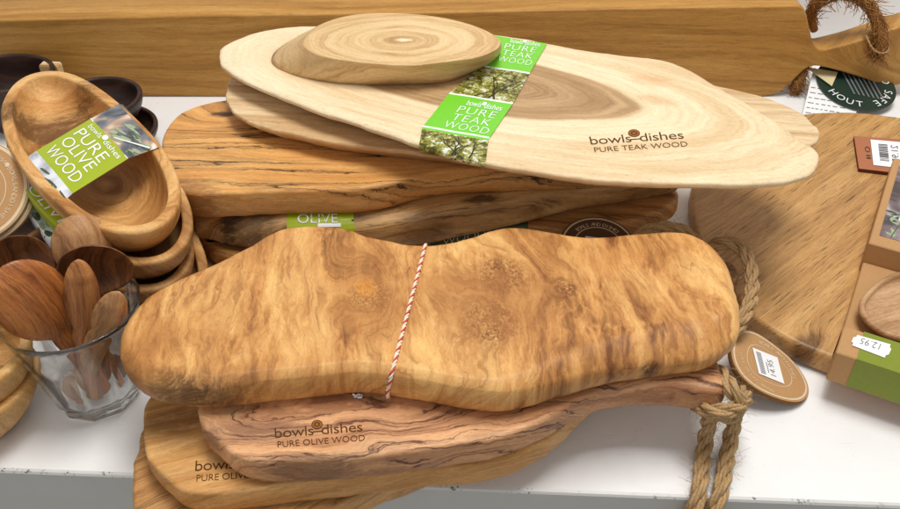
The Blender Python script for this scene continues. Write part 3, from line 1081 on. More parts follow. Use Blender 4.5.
sq = [PP(px, py, dp + dn * 0.0006, dn) for px, py in ((759, 373.5), (784.5, 384), (777.5, 357.5), (752.5, 347.5))]
fq = lambda u, v, l=0.0: (sq[0] * (1 - u) + sq[1] * u) * (1 - v) + (sq[3] * (1 - u) + sq[2] * u) * v + dn * l
rect(mb, 0, 1, 0, 1, fq, 0)
for k in range(14):
    rect(mb, 0.10, 0.30, 0.08 + k * 0.06, 0.11 + k * 0.06, lambda a_, b_: fq(a_, b_, 0.0002), 1)
write(mb, "14.95", 0, 1, 0, 1, lambda u, v: fq(0.72 - 0.22 * v, 0.15 + 0.6 * u, 0.0002), 1, -0.006)
rect(mb, 0.42, 0.45, 0.2, 0.6, lambda a_, b_: fq(a_, b_, 0.0002), 1)
mb.build("price_sticker", [M_paper, M_grey], disc_tag, frame_at(dc))

# ------------------------------------------------------------------ back stack of olive boards
OD, OM, OL = srgb(164, 110, 58), srgb(198, 144, 84), srgb(224, 174, 108)
VC = srgb(48, 30, 18)


def local_cm(fr_, px, py, z):
    q = fr_.inverted() @ P(px, py, z)
    return q.x * 100, q.y * 100


def spots(fr_, z, lst):
    return tuple(local_cm(fr_, s[0], s[1], z) + tuple(s[2:]) for s in lst)


def axis_rot(p, q, z):
    a_, b_ = P(p[0], p[1], z), P(q[0], q[1], z)
    return math.degrees(math.atan2(b_.y - a_.y, b_.x - a_.x))


# pale board at the bottom of that stack
mb, c, _o = slab([(198, 250, 't'), (201, 280, 'b'), (215, 296, 'b'), (260, 300, 'b'), (400, 280, 'b'), (520, 262, 'b'), (560, 240, 't'), (540, 205, 't'), (400, 200, 't'), (260, 212, 't'), (212, 228, 't')], 0.0006, 0.016, seed=1)
fr = frame_at(c, 2)
m_ = wood("pale_board", srgb(168, 128, 84), srgb(202, 164, 116), srgb(226, 194, 148), seed=21, warp1=1.2, fine=0.2)
tag(mb.build("cutting_board", m_, None, fr), "pale cutting board lowest in the rear stack, a sliver beside the bowls", "cutting board")

# board C
mb, c, _o = slab([(195, 228, 't'), (195, 238, 0.022), (203, 251, 'b'), (214, 260, 'b'), (230, 267, 'b'), (245, 271, 'b'), (300, 277, 'b'), (380, 262, 'b'), (450, 250, 'b'), (505, 240, 'b'), (560, 238, 'b'), (630, 232, 'b'), (668, 218, 'b'), (678, 204, .03), (672, 186, 't'), (600, 172, 't'), (480, 180, 't'), (330, 190, 't'), (215, 205, 't')],
                 0.0168, 0.0362, (0.004, 0.006), (0.006, 0.008), seed=2)
fr = frame_at(c, axis_rot((200, 240), (240, 255), .036) * 0.3)
m_ = wood("olive_wood_c", OD, OM, OL, seed=31, warp1=1.5, vein=0.7, vw=0.02, vcol=VC, fine=0.3)
bC = mb.build("cutting_board", m_, None, fr)
tag(bC, "brown olive board with dark green WOOD sleeve, under the thick rounded board", "cutting board")
bvhC = mb.bvh()

# board B - rounded like a split log
mb, c, _o = slab([(192, 222, 0.052), (195, 230, 0.050), (206, 237, 'b'), (230, 244, 'b'), (257, 247, 'b'), (300, 250, 'b'), (350, 248, 'b'), (405, 243, 'b'), (425, 241.5, 'b'), (450, 236.5, 'b'), (487, 229, 'b'), (530, 219, 'b'), (580, 206.5, 'b'),
                  (630, 199, 'b'), (668, 192, 'b'), (684, 178, 0.052), (676, 158, 't'), (640, 150, 't'), (560, 154, 't'), (400, 172, 't'), (280, 188, 't'), (212, 204, 't')],
                 0.0368, 0.0685, lambda p, n: (0.006 + 0.008 * min(1, max(0, 0.5 - n.y)), 0.008 + 0.007 * min(1, max(0, 0.5 - n.y))), (0.009, 0.012), seed=3)
fr = frame_at(c, axis_rot((300, 230), (640, 185), .065))
m_ = wood("olive_wood_log", srgb(164, 118, 66), srgb(202, 156, 98), srgb(226, 184, 126), seed=12, tf=1.3, warp1=1.8, warp2=0.5, vein=0.8, vw=0.025, vcol=VC, fine=0.2, blotch=0.35,
          stains=spots(fr, 0.06, [(480, 207, 1.5, 0.5, VC, 0.8), (250, 226, 2.6, 1.3, srgb(70, 50, 34), 0.7), (232, 224, 1.0, 0.6, VC, 0.8), (495, 197, 1.5, 0.5, srgb(80, 52, 30), 0.8), (425, 225, 2.0, 0.7, srgb(100, 64, 34), 0.6)]))
bB = mb.build("cutting_board", m_, None, fr)
tag(bB, "thick rounded olive board with a green OLIVE sleeve, tucked under the dark veined board", "cutting board")
bvhB = mb.bvh()


def hit(bv_, px, py, lift=0.0006):
    r_ = ray(px, py).normalized()
    q, n_, i_, d_ = bv_.ray_cast(CAM, r_)
    if q is None:
        return None
    return q + n_ * lift


def drape(bv_, c00, c10, c01, c11, lift=0.0006):
    """maps u, v of a pixel quad onto the surface it was traced from"""
    def fn(u, v):
        px = (c00[0] * (1 - u) + c10[0] * u) * (1 - v) + (c01[0] * (1 - u) + c11[0] * u) * v
        py = (c00[1] * (1 - u) + c10[1] * u) * (1 - v) + (c01[1] * (1 - u) + c11[1] * u) * v
        q = hit(bv_, px, py, lift)
        return q if q is not None else P(px, py, 0.05)
    return fn


mb = MB()
cs = ((287, 236), (355, 235), (287, 208), (353, 207))
rect(mb, 0, 1, 0, 1, drape(bvhB, *cs, 0.0005), 0, 36, 30)
dl = drape(bvhB, *cs, 0.0011)
write(mb, "OLIVE", 0.16, 0.76, 0.44, 0.74, dl, 1, -0.006)
write(mb, "PURE", 0.16, 0.76, 0.83, 1.12, dl, 1, -0.006)
rect(mb, 0.46, 0.80, 0.30, 0.42, dl, 1, 4, 2)
rect(mb, 0.965, 1.0, 0.5, 0.98, dl, 2)
mb.build("paper_sleeve", [M_olive, M_paper, M_ink], bB, frame_at(P(320, 220, 0.06)))
mb = MB()
cs = ((430, 256), (528, 238), (430, 236), (528, 214))
rect(mb, 0, 1, 0, 1, drape(bvhC, *cs, 0.0005), 0, 36, 30)
dl = drape(bvhC, *cs, 0.0011)
write(mb, "WOOD", 0.13, 0.56, 0.46, 0.72, dl, 1, -0.022)
mb.build("paper_sleeve", [plain("deep_green_print", srgb(62, 74, 44), 0.4, 0.4, 0.08, 3), M_cream], bC, frame_at(P(470, 240, 0.03)))

# board A - dark veined
mb, c, _o = slab([(162, 146, 't'), (167, 130, 't'), (184, 114, 't'), (206, 106, 't'), (228, 102, 't'), (330, 92, 't'), (450, 92, 't'), (590, 115, 't'), (640, 150, 't'), (632, 178, 'b'), (580, 186, 'b'), (525, 187.5, 'b'), (487, 189, 'b'),
                  (450, 191, 'b'), (425, 195, 'b'), (405, 200.5, 'b'), (382, 206, 'b'), (360, 209.5, 'b'), (320, 210.5, 'b'), (280, 211, 'b'), (238, 213, 'b'), (205, 215, 'b'), (192, 213, 'b'), (179, 200, .082), (170, 180, .085), (164, 162, .087)],
                 0.069, 0.0955, (0.003, 0.003), (0.007, 0.016), seed=4)
fr = frame_at(c, axis_rot((200, 170), (450, 168), .095))
m_ = wood("olive_wood_veined", srgb(186, 128, 66), srgb(212, 152, 84), srgb(232, 180, 110), seed=3.3, tf=0.7, warp1=3.0, s1=0.11, warp2=0.45, stretch=0.3, fine=0.2, warp3=0.22, vein=0.95, vf=0.42, vw=0.015, vcol=srgb(54, 32, 18),
          vmask=(0.2, 0.4), blotch=0.22, knots=spots(fr, .095, [(222, 115, 2.2, 3.0)]),
          stains=spots(fr, .095, [(224, 115, 1.1, 0.5, srgb(58, 36, 20), 0.9), (178, 196, 3.0, 2.2, srgb(112, 72, 38), 0.6), (190, 208, 3.0, 1.2, srgb(84, 54, 30), 0.5)]))
bA = mb.build("cutting_board", m_, None, fr)
tag(bA, "olive board with strong dark vein lines, right under the pale teak slabs", "cutting board")

# round dark tag and grey plastic behind the burl board
mb = MB()
tc_ = P(598, 245, 0.0405)
tn = Vector((0, -math.sin(R(12)), math.cos(R(12))))
tux = Vector((1, 0, 0)); tuy = tn.cross(tux)
TR = 0.031
def td(u, v, l=0.0):
    return tc_ + tux * u * TR + tuy * v * TR + tn * l
cir = lambda r, l: [td(r * math.cos(6.2832 * k / 64), r * math.sin(6.2832 * k / 64), l) for k in range(64)]
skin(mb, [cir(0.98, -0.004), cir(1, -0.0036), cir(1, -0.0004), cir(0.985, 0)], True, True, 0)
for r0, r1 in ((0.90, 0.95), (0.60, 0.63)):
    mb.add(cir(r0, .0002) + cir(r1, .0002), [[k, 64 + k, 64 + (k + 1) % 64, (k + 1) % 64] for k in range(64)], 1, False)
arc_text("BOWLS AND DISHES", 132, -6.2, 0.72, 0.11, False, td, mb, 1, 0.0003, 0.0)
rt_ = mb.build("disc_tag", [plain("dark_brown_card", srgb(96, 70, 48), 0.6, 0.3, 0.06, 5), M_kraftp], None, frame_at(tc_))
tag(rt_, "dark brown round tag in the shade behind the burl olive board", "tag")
mb = MB()
mb.add([td(-0.30, 0.30, .0006), td(0.30, 0.18, .0006), td(0.18, -0.42, .0006), td(-0.42, -0.3, .0006)][::-1], [[0, 1, 2, 3]], 0, False)
mb.build("price_sticker", [M_paper], rt_, frame_at(tc_))

# ------------------------------------------------------------------ teak slabs
TL, TM, TD_ = srgb(240, 222, 184), srgb(228, 204, 160), srgb(202, 170, 122)
# T3
mb, c, _o = slab([(226, 95, 't'), (228, 86, 't'), (236, 76, 't'), (262, 60, 't'), (350, 44, 't'), (500, 50, 't'), (640, 70, 't'), (722, 90, 't'), (750, 96, 't'), (775, 104, 't'), (800, 116, 't'), (812, 126, 't'), (818, 137.5, .106), (816, 147, .104), (806, 158, .104), (790, 168, .104),
                  (720, 180, .104), (600, 182, .104), (490, 171, .104), (450, 165.5, .104), (397, 159.5, .104), (348, 154, .104), (302, 145.5, .104), (256, 133, .104), (240, 124, .105), (231, 114, .107), (227, 104, .109)],
                 0.096, 0.113, (0.0015, 0.002), (0.016, 0.014), bch=0.9, wob=0.0007, seed=5)
fr = frame_at(c, axis_rot((231, 100), (815, 140), .113))
m_ = wood("teak_under_slab", srgb(184, 146, 100), srgb(218, 190, 148), srgb(238, 216, 178), seed=16, tf=0.8, warp1=1.6, s1=0.1, stretch=0.2, fine=0.15, blotch=0.3, rough=0.5, spec=0.4,
          stains=spots(fr, .113, [(330, 135, 7, 3.2, srgb(190, 148, 98), 0.65)]))
tag(mb.build("teak_slab", m_, None, fr), "pale oval teak slab lying between the veined olive board and the long sleeved teak slab", "teak slab")

# T2
T2Z = 0.1335
mb, c, _o = slab([(219, 57, 't'), (222.5, 49, 't'), (237.5, 41, 't'), (255, 35, 't'), (275, 30.5, 't'), (305, 28, 't'), (400, 30, 't'), (500, 37, 't'), (546.7, 45, 't'), (589, 53, 't'), (633, 58.7, 't'), (660, 61.3, 't'), (678, 66.7, 't'), (695.6, 75.6, 't'), (718, 89, 't'), (744, 104, 't'), (775.6, 124, 't'), (806.7, 146.7, 't'),
                  (816, 157, .127), (817, 167, .127), (811, 178, .127), (789, 186.7, .127), (749, 190, .127), (691, 189, .127), (620, 187.5, .127), (567, 182.5, .127), (530, 176, .127), (485, 169, .127), (450, 160.5, .127), (420, 151, .127), (377, 136, .127), (338, 122.5, .127), (325, 118.5, .127), (295, 107.5, .127), (262.5, 94, .127), (232.5, 77.5, .128), (221, 66, .129)],
                 0.1135, T2Z, (0.007, 0.0026), (0.022, 0.0155), bch=0.9, wob=0.0006, seed=6, N=300)
fr = frame_at(c, axis_rot((219, 56), (817, 162), T2Z))
hl, hr_ = local_cm(fr, 312, 76, T2Z), local_cm(fr, 652, 106, T2Z)
hx, hy, ha = (hl[0] + hr_[0]) / 2, (hl[1] + hr_[1]) / 2, abs(hr_[0] - hl[0]) / 2
hu, hd_ = local_cm(fr, 520, 60, T2Z), local_cm(fr, 510, 121, T2Z)
hy = (hu[1] + hd_[1]) / 2
hb = abs(hu[1] - hd_[1]) / 2
m_ = wood("teak_sleeved_slab", srgb(218, 188, 144), srgb(232, 209, 170), srgb(243, 226, 192), seed=5, tf=0.9, warp1=0.9, s1=0.14, warp2=0.25, stretch=0.3, fine=0.34, blotch=0.12, fibre=0.08, rough=0.46, spec=0.4,
          ellipse=(hx, hy, ha * 1.04, hb * 1.08), heart=(srgb(158, 122, 82), srgb(206, 172, 128), 0.90, 0.98), vein=0.0, bump=0.15,
          stains=spots(fr, T2Z, [(648, 80, 1.6, 1.0, srgb(214, 160, 112), 0.4), (655, 100, 1.6, 0.8, srgb(196, 150, 100), 0.45)]))
bvhT2 = mb.bvh()
dq = drape(bvhT2, (593, 152.7), (688, 146.5), (588, 133), (683, 127), 0.00025)
brand(mb, dq, 0, 1, 0, 1, "PURE TEAK WOOD", 1, 2)
T2 = mb.build("teak_slab", [m_, M_burn, M_burn2], None, fr)
tag(T2, "long cream teak slab with brown heartwood and a bright green paper sleeve", "teak slab")

# its sleeve: stations across the slab (left px, right px)
mb = MB()
stations = [((470, 33.5), (549, 44.6)), ((448.6, 95), (513, 103)), ((422, 129), (488.5, 141)), ((419, 150.5), (485.4, 168))]
left = [(492, 36.5), (482, 66), (448.6, 95), (422, 129), (419, 150.2)]
right = [(547, 45), (530.5, 73), (512.5, 105.5), (488.5, 140.5), (485.4, 167.4)]
def lerp_px(lst, t):
    i = min(int(t * (len(lst) - 1)), len(lst) - 2)
    k = t * (len(lst) - 1) - i
    return (lst[i][0] * (1 - k) + lst[i + 1][0] * k, lst[i][1] * (1 - k) + lst[i + 1][1] * k)
def sl(u, t, lift=0.0007):
    a_, b_ = lerp_px(left, t), lerp_px(right, t)
    px, py = a_[0] * (1 - u) + b_[0] * u, a_[1] * (1 - u) + b_[1] * u
    lift += 0.0005 * (1 + noise.noise(Vector((u * 2.5, t * 7.0, 0.3))))
    for k in range(40):
        q = hit(bvhT2, px, py - 0.25 * k, lift)
        if q is not None:
            return q
    return P(px, py, T2Z - 0.004)
rect(mb, 0, 1, 0.0, 0.255, sl, 0, 8, 8)
rect(mb, 0, 1, 0.265, 0.49, sl, 1, 8, 8)
rect(mb, 0, 1, 0.50, 0.735, sl, 0, 8, 8)
rect(mb, 0, 1, 0.745, 0.765, sl, 0, 8, 1)
rect(mb, 0, 1, 0.765, 0.985, sl, 1, 14, 12)
for t0, t1 in ((0.255, 0.265), (0.49, 0.50), (0.735, 0.745)):
    rect(mb, 0, 1, t0, t1, sl, 2, 8, 1)
def up_sl(u, v): return sl(u, 1 - v, 0.001)
tree_print(mb, lambda u, v: sl(u, 1 - v, 0.0009), 0, 1, 0.512, 0.733, 3, 4, 3)
tree_print(mb, lambda u, v: sl(u, 1 - v, 0.0009), 0, 1, 0.004, 0.232, 3, 9, 4)
for b_ in (0.265, 0.785):
    for k, s_ in enumerate(("WOOD", "TEAK", "PURE")):
        write(mb, s_, 0.30 if k else 0.27, 0.88 if k else 0.93, b_ + 0.012 + 0.055 * k, b_ + 0.056 + 0.055 * k, up_sl, 2, -0.016, 1.1)
    write(mb, "bowls", 0.36, 0.58, b_ + 0.178, b_ + 0.212, up_sl, 2, 0.0)
    write(mb, "dishes", 0.63, 0.90, b_ + 0.178, b_ + 0.212, up_sl, 2, 0.0)
    disc2d(mb, 0.605, b_ + 0.207, 0.035, 0.012, up_sl, 2, 14)
# the sleeve's edge wraps down under the front
e0_, e1_ = [sl(k / 14, 0.985) for k in range(15)], None
e1_ = [q + Vector((0, 0.016, -0.012)) for q in e0_]
mb.add(e0_ + e1_, [[k, 15 + k, 16 + k, k + 1] for k in range(14)], 1, False)
mb.build("paper_sleeve", [M_green, M_trees, M_paper, plain('printed_branch', srgb(48, 38, 22), 0.35, 0.5, 0.2, 6)], T2, frame_at(P(480, 100, T2Z), 12))

# T1
def px_ring(lst, z, n=160):
    w = [P(px, py, z) for px, py in lst]
    return smooth_closed(resample(catmull(w), n), 2)
T1Z = 0.158
top = [(500.7, 41), (491, 33), (467, 23.3), (436, 16.5), (396.5, 13), (357, 14.3), (331, 20), (314, 29), (305, 38), (302.5, 44), (309, 51), (325, 57), (350, 61), (380, 64), (412, 65.3), (444, 62), (475, 57.5), (497, 49)]
bot = [(500, 52), (495, 43), (470, 33), (436, 27), (396, 24), (350, 24), (318, 27), (296, 38), (279, 48), (271.5, 58), (274, 66), (290, 73.5), (313, 79.5), (338, 83), (375, 85), (425, 84), (447, 82), (471, 73), (491, 63)]
rt_r = px_ring(top, T1Z)
rb_r = px_ring(bot, 0.1340)
# start both rings at their easternmost point, both counter-clockwise
def orient(rg):
    a_ = sum(p.x * q.y - q.x * p.y for p, q in zip(rg, rg[1:] + rg[:1]))
    if a_ < 0: rg = rg[::-1]
    i = max(range(len(rg)), key=lambda k: rg[k].x)
    return rg[i:] + rg[:i]
rt_r, rb_r = orient(rt_r), orient(rb_r)
cT = sum(rt_r, Vector()) / 160
rings = []
for k in range(7):
    t = k / 6
    rg = [b_.lerp(a_, t) for a_, b_ in zip(rt_r, rb_r)]
    cg = sum(rg, Vector()) / 160
    bul = 1 + 0.012 * math.sin(math.pi * t)
    rings.append([Vector((cg.x + (p.x - cg.x) * bul, cg.y + (p.y - cg.y) * bul, p.z)) + Vector((0.0006 * noise.noise(p * 80), 0.0006 * noise.noise(p * 80 + Vector((9, 0, 0))), 0)) for p in rg])
rings[-1] = [p + Vector((0, 0, -0.0007)) for p in rings[-1]]
rings.append([cT + (p - cT) * 0.9965 + Vector((0, 0, -0.0001)) for p in rt_r])
rings.append([cT + (p - cT) * 0.99 for p in rt_r])
rings.append([cT + (p - cT) * 0.97 for p in rt_r])
mb = MB()
skin(mb, rings)
fr = frame_at((cT.x, cT.y, 0.134), axis_rot((305, 42), (500, 42), T1Z))
ex, ey = local_cm(fr, 402, 40, T1Z)
m_ = wood("teak_ring_slab", srgb(190, 150, 100), srgb(214, 180, 130), srgb(230, 202, 156), seed=9, tf=1.2, warp1=0.8, s1=0.16, warp2=0.2, stretch=0.6, fine=0.42, blotch=0.12, fibre=0.06, rough=0.48, spec=0.35, bump=0.15,
          ellipse=(ex, ey, 9.0, 5.6), stains=spots(fr, T1Z, [(402, 40, 1.6, 0.8, srgb(160, 116, 66), 0.7), (404, 40, 0.7, 0.32, srgb(244, 226, 186), 0.9)]))
tag(mb.build("teak_slab", m_, None, fr), "small oval teak slice with growth rings, topmost of all, lying on the long sleeved slab", "teak slab")

# ------------------------------------------------------------------ front stack of olive boards
# G, lowest
mb, c, _o = slab([(143, 430, 't'), (139, 452, 't'), (136, 470, .012), (135.5, 495, .012), (137, 525, .010), (150, 550, 'b'), (195, 562, 'b'), (265, 550, 'b'), (330, 524, 'b'), (365, 508.5, 'b'), (395, 496, 'b'), (425, 485, 'b'), (470, 460, 'b'), (470, 420, 't'), (400, 390, 't'), (280, 380, 't'), (180, 398, 't')],
                 0.0008, 0.0212, (0.003, 0.004), (0.005, 0.007), seed=7)
fr = frame_at(c, 35)
m_ = wood("olive_wood_g", srgb(164, 114, 66), srgb(196, 146, 90), srgb(216, 168, 112), seed=41, warp1=1.6, vein=0.6, vw=0.02, vcol=srgb(70, 44, 26), fine=0.3, blotch=0.3)
bG = mb.build("cutting_board", m_, None, fr)
tag(bG, "olive board lowest in the front stack, its rounded end hanging over the shelf edge", "cutting board")

# F, with handle and rope at the far right
mb, c, _o = slab([(150, 398, 't'), (144.5, 410, 't'), (143, 430, 't'), (144.5, 447, .036), (149, 465, .032), (160, 482, 'b'), (175, 497, 'b'), (190, 505, 'b'), (207.5, 508, 'b'), (250, 504.5, 'b'), (300, 498, 'b'), (350, 492.5, 'b'), (400, 486.5, 'b'), (440, 482.5, 'b'), (475, 480, 'b'), (500, 474, 'b'), (525, 464.5, 'b'), (550, 450, 'b'), (568, 434, 'b'), (590, 410, 'b'),
                  (625, 376, 'b'), (680, 330, 'b'), (722, 304, 'b'), (735, 292, .03), (738, 276, .04), (730, 263, 't'), (714, 260, 't'), (670, 278, 't'), (620, 296, 't'), (540, 290, 't'), (430, 270, 't'), (310, 290, 't'), (200, 355, 't')],
                 0.0222, 0.0432, (0.003, 0.003), (0.005, 0.007), seed=8, N=320)
fr = frame_at(c, axis_rot((170, 450), (560, 360), .043))
m_ = wood("olive_wood_f", srgb(184, 130, 72), srgb(210, 158, 96), srgb(230, 184, 122), seed=52, tf=0.9, warp1=1.4, stretch=0.2, fine=0.22, blotch=0.2, vein=0.35, vw=0.02, vcol=srgb(110, 70, 36),
          stains=spots(fr, .043, [(160, 425, 3, 1.0, srgb(110, 72, 40), 0.5), (732, 275, 1.6, 1.6, srgb(70, 44, 28), 0.8)]))
q4 = [P(*q, 0.0435) for q in ((194.5, 481.5), (285, 475.5), (196, 455.5), (285.5, 450))]
brand(mb, quadmap(*q4), 0, 1, 0, 1, "PURE OLIVE WOOD", 1, 2)
bF = mb.build("cutting_board", [m_, M_burn, M_burn2], None, fr)
tag(bF, "golden olive board second from the bottom of the front stack, shop mark half covered", "cutting board")

# E, pinkish with strong figure, handle to the right
mb, c, _o = slab([(204, 398, 't'), (198, 409.5, 't'), (202, 427, .060), (211, 444.5, .056), (227.5, 462, 'b'), (245, 473, 'b'), (265, 478.5, 'b'), (305, 478, 'b'), (350, 475, 'b'), (387, 471, 'b'), (420, 467, 'b'), (450, 463, 'b'), (490, 456, 'b'), (525, 444.5, 'b'), (550, 432, 'b'), (575, 417.5, 'b'), (600, 407, 'b'), (625, 402.5, 'b'), (662, 402, 'b'), (690, 405, 'b'), (712, 406.5, 'b'), (722, 403, .05), (726, 394, .054),
                  (724, 380, .060), (715, 367, 't'), (694, 358, 't'), (640, 350, 't'), (590, 332, 't'), (520, 310, 't'), (430, 300, 't'), (330, 310, 't'), (240, 350, 't')],
                 0.0442, 0.0668, lambda p, n: (0.003 + 0.003 * min(1, max(0, (p.x - 0.09) / 0.06)), 0.003 + 0.003 * min(1, max(0, (p.x - 0.09) / 0.06))), (0.005, 0.008), seed=9, N=320)
fr = frame_at(c, axis_rot((210, 420), (560, 400), .066))
m_ = wood("olive_wood_e", srgb(186, 130, 88), srgb(220, 164, 116), srgb(238, 188, 138), seed=65, tf=0.75, warp1=3.2, s1=0.16, warp2=0.8, s2=0.55, stretch=0.5, fine=0.22, blotch=0.2, warp3=0.2, vein=0.95, vf=0.5, vw=0.018, vcol=srgb(92, 54, 40), vmask=(0.25, 0.45),
          knots=spots(fr, .066, [(300, 420, 2.5, 3.0), (415, 415, 2.0, 2.5)]),
          stains=spots(fr, .066, [(250, 430, 3.2, 0.8, srgb(112, 74, 60), 0.6), (310, 462, 2.6, 0.6, srgb(96, 66, 42), 0.6)]))
q4 = [P(*q, 0.0671) for q in ((276, 447.5), (365, 440.5), (274, 423.5), (363.5, 417))]
brand(mb, quadmap(*q4), 0, 1, 0, 1, "PURE OLIVE WOOD", 1, 2)
bvhE = mb.bvh()
de = MB()
bE = mb.build("cutting_board", [m_, M_burn, M_burn2], None, fr)
tag(bE, "pinkish olive board with dark swirling figure and a handle, directly under the burl board", "cutting board")

# ropes
mb = MB()
r0_ = 0.0051
E_rope = [P(712, 366, .058), P(724, 376, .062), P(731, 388, .064), P(737, 398, .058), P(740, 408, .046), P(731, 416, .040), P(714, 414, .040), P(698, 405, .036)]
rope(mb, E_rope, r0_, 3, 4, 150, 80)
wrap = [P(696, 404, .040), P(708, 410, .052), P(724, 411, .056), P(739, 406, .054), P(745, 397, .046), P(738, 390, .036)]
rope(mb, wrap, r0_, 3, 4, 150, 80)
def edge_y(x):
    return (a + d * ((x - a.x) / d.x)).y
def hang(px0, py0, z0, px1, py1, px2, py2, px3):
    q0 = P(px0, py0, z0); q1 = P(px1, py1, 0.010)
    q2 = P(px2, py2, 0.0062)
    ey_ = edge_y(q2.x)
    q2 = Vector((q2.x, ey_ + 0.002, 0.0066))
    x3 = q2.x + (q2.x - q1.x) * 0.35
    q3 = Vector((x3, edge_y(x3) - 0.0075, -0.006))
    q4_ = Vector((x3 - 0.003, edge_y(x3) - 0.0085, -0.05))
    return [q0, q1, q2, q3, q4_]
rope(mb, hang(711, 410, .044, 705, 442, 699, 488, 694), r0_ * 1.08, 3, 4, 150, 110)
rope(mb, hang(735, 408, .044, 730, 442, 720, 488, 714), r0_ * 1.08, 3, 4, 150, 110)
mb.build("rope_loop", [M_jute], bE, frame_at(P(715, 410, .04)))
mb = MB()
F_rope = [P(700, 262, .046), P(712, 247, .055), P(726, 243, .062), P(739, 247, .062), P(748, 259, .058), P(752, 277, .052), P(751, 297, .047), P(746, 312, .044), P(738, 326, .040), P(722, 332, .036)]
rope(mb, F_rope, r0_ * 1.08, 3, 4, 150, 110)
rope(mb, [P(628, 252, .05), P(638, 236, .062), P(655, 228, .068), P(673, 228, .068), P(688, 234, .062), P(698, 247, .05), P(704, 262, .044)], r0_, 3, 4, 150, 110)
mb.build("rope_loop", [M_jute], bF, frame_at(P(735, 285, .05)))

# D, the burl board on top
D_pts = [(420, 245.5, 't'), (443, 244, 't'), (469, 238, 't'), (495.6, 229.7, 't'), (514, 227.4, 't'), (545, 231.2, 't'), (582, 237, 't'), (616, 236, 't'), (654, 232.3, 't'), (680.7, 232.3, 't'), (699.6, 238, 't'), (718.5, 251, 't'), (731.7, 274, 't'), (738.5, 298.5, 't'), (741, 321, .091),
         (736, 342, .083), (724, 359, 'b'), (706.7, 369.5, 'b'), (672.7, 375, 'b'), (627, 381, 'b'), (587, 389.5, 'b'), (542, 403, 'b'), (508, 411.6, 'b'), (479.5, 410.5, 'b'), (445.4, 406, 'b'), (400, 397.5, 'b'), (360, 392.5, 'b'), (326, 395.5, 'b'), (269, 402, 'b'), (223.6, 407.6, 'b'), (184, 406.5, 'b'), (155, 401, 'b'),
         (136, 386, .077), (124, 366, .085), (120, 345, .091), (127, 322, 't'), (144, 299.5, 't'), (172.5, 282.5, 't'), (212, 265.4, 't'), (246, 248.4, 't'), (280, 230, 't'), (308.8, 225.7, 't'), (343, 228.5, 't'), (382.6, 240, 't')]
xr0, xr1 = P(480, 390, .09).x, P(700, 370, .09).x
xl0 = P(260, 390, .09).x
def rtD(p, n):
    f = max(0.0, -n.y)
    k = min(1, max(0, (p.x - xr0) / (xr1 - xr0)))
    kl_ = min(1, max(0, (xl0 - p.x) / 0.08))
    return (0.005 + f * (0.019 * k + 0.003 * kl_), 0.005 + f * (0.008 * k + 0.005 * kl_))
mb, c, _o = slab(D_pts, 0.0672, 0.0965, rtD, (0.010, 0.014), N=360, wob=0.0006, chamf=0.6, seed=10)
DZ = 0.0965
fr = frame_at(c, axis_rot((130, 350), (735, 300), DZ) + 93)
m_ = wood("olive_burl_wood", srgb(120, 72, 36), srgb(200, 142, 80), srgb(234, 185, 116), seed=77, tf=0.5, warp1=3.2, s1=0.13, warp2=1.1, s2=0.42, stretch=0.6, warp3=0.15, fine=0.25, blotch=0.2, curl=0.6, curl_ang=84, contrast=(0.24, 0.70), pores=0.0,
          vein=0.65, vf=0.5, vw=0.02, vcol=srgb(150, 96, 50), vmask=(0.36, 0.56), rough=0.47, spec=0.3, fibre=0.08, bump=0.2,
          knots=spots(fr, DZ, [(372, 292, 2.2, 4.0), (505, 275, 2.4, 3.4), (492, 318, 2.2, 3.0), (566, 288, 1.1, 2.5), (428, 374, 0.7, 1.5)]),
          burls=spots(fr, DZ, [(370, 296, 1.5), (503, 276, 1.7), (490, 320, 1.9), (566, 288, 0.8)]),
          stains=spots(fr, DZ, [(495, 300, 4.0, 4.4, srgb(172, 116, 64), 0.5), (372, 298, 4.0, 2.4, srgb(176, 118, 64), 0.5), (366, 288, 0.8, 0.8, srgb(218, 146, 60), 0.55),
                                (150, 392, 1.6, 3.4, srgb(98, 64, 38), 0.75), (185, 395, 1.2, 3.6, srgb(84, 56, 36), 0.7), (655, 356, 0.45, 0.7, srgb(76, 42, 24), 0.95), (310, 388, 1.2, 3.0, srgb(128, 84, 46), 0.6), (140, 345, 2.5, 1.6, srgb(190, 130, 72), 0.45), (620, 262, 1.2, 2.5, srgb(206, 142, 80), 0.4)]))
bvhD = mb.bvh()
bD = mb.build("cutting_board", m_, None, fr)
tag(bD, "large wavy-edged burl olive board tied with red and white string, topmost of the front stack", "cutting board")
mb = MB()
sp_ = []
for k in range(22):
    t = k / 21
    px, py = 425.5 + (386 - 425.5) * t, 246.5 + (397 - 246.5) * t
    q = hit(bvhD, px, py, 0.0012)
    if q is not None: sp_.append(q)
sp_ = [sp_[0] + Vector((0, 0.006, -0.02)), sp_[0] + Vector((0, 0.003, -0.004))] + sp_ + [sp_[-1] + Vector((0, 0.002, -0.008)), sp_[-1] + Vector((0, 0.014, -0.0125))]
rope(mb, sp_, 0.00128, 3, 1, 760, 70, 0, [0, 0, 1], 0.0005, 0.003, 6)
mb.build("string_tie", [M_cotton, M_red], bD, frame_at(c))
mb = MB()
q0 = P(358, 396.5, 0.0676)
sp2 = [q0 + Vector((0.0015 * math.cos(t * 1.4) * (1 + 0.2 * t), 0.0016 * math.sin(t * 2.1), 0.0006 + 0.0004 * math.sin(t * 3))) for t in range(9)]
rope(mb, sp2, 0.0006, 2, 1, 700, 0, 0, None, 0.0005)
mb.build("string_end", [M_paper], bD, frame_at(q0))

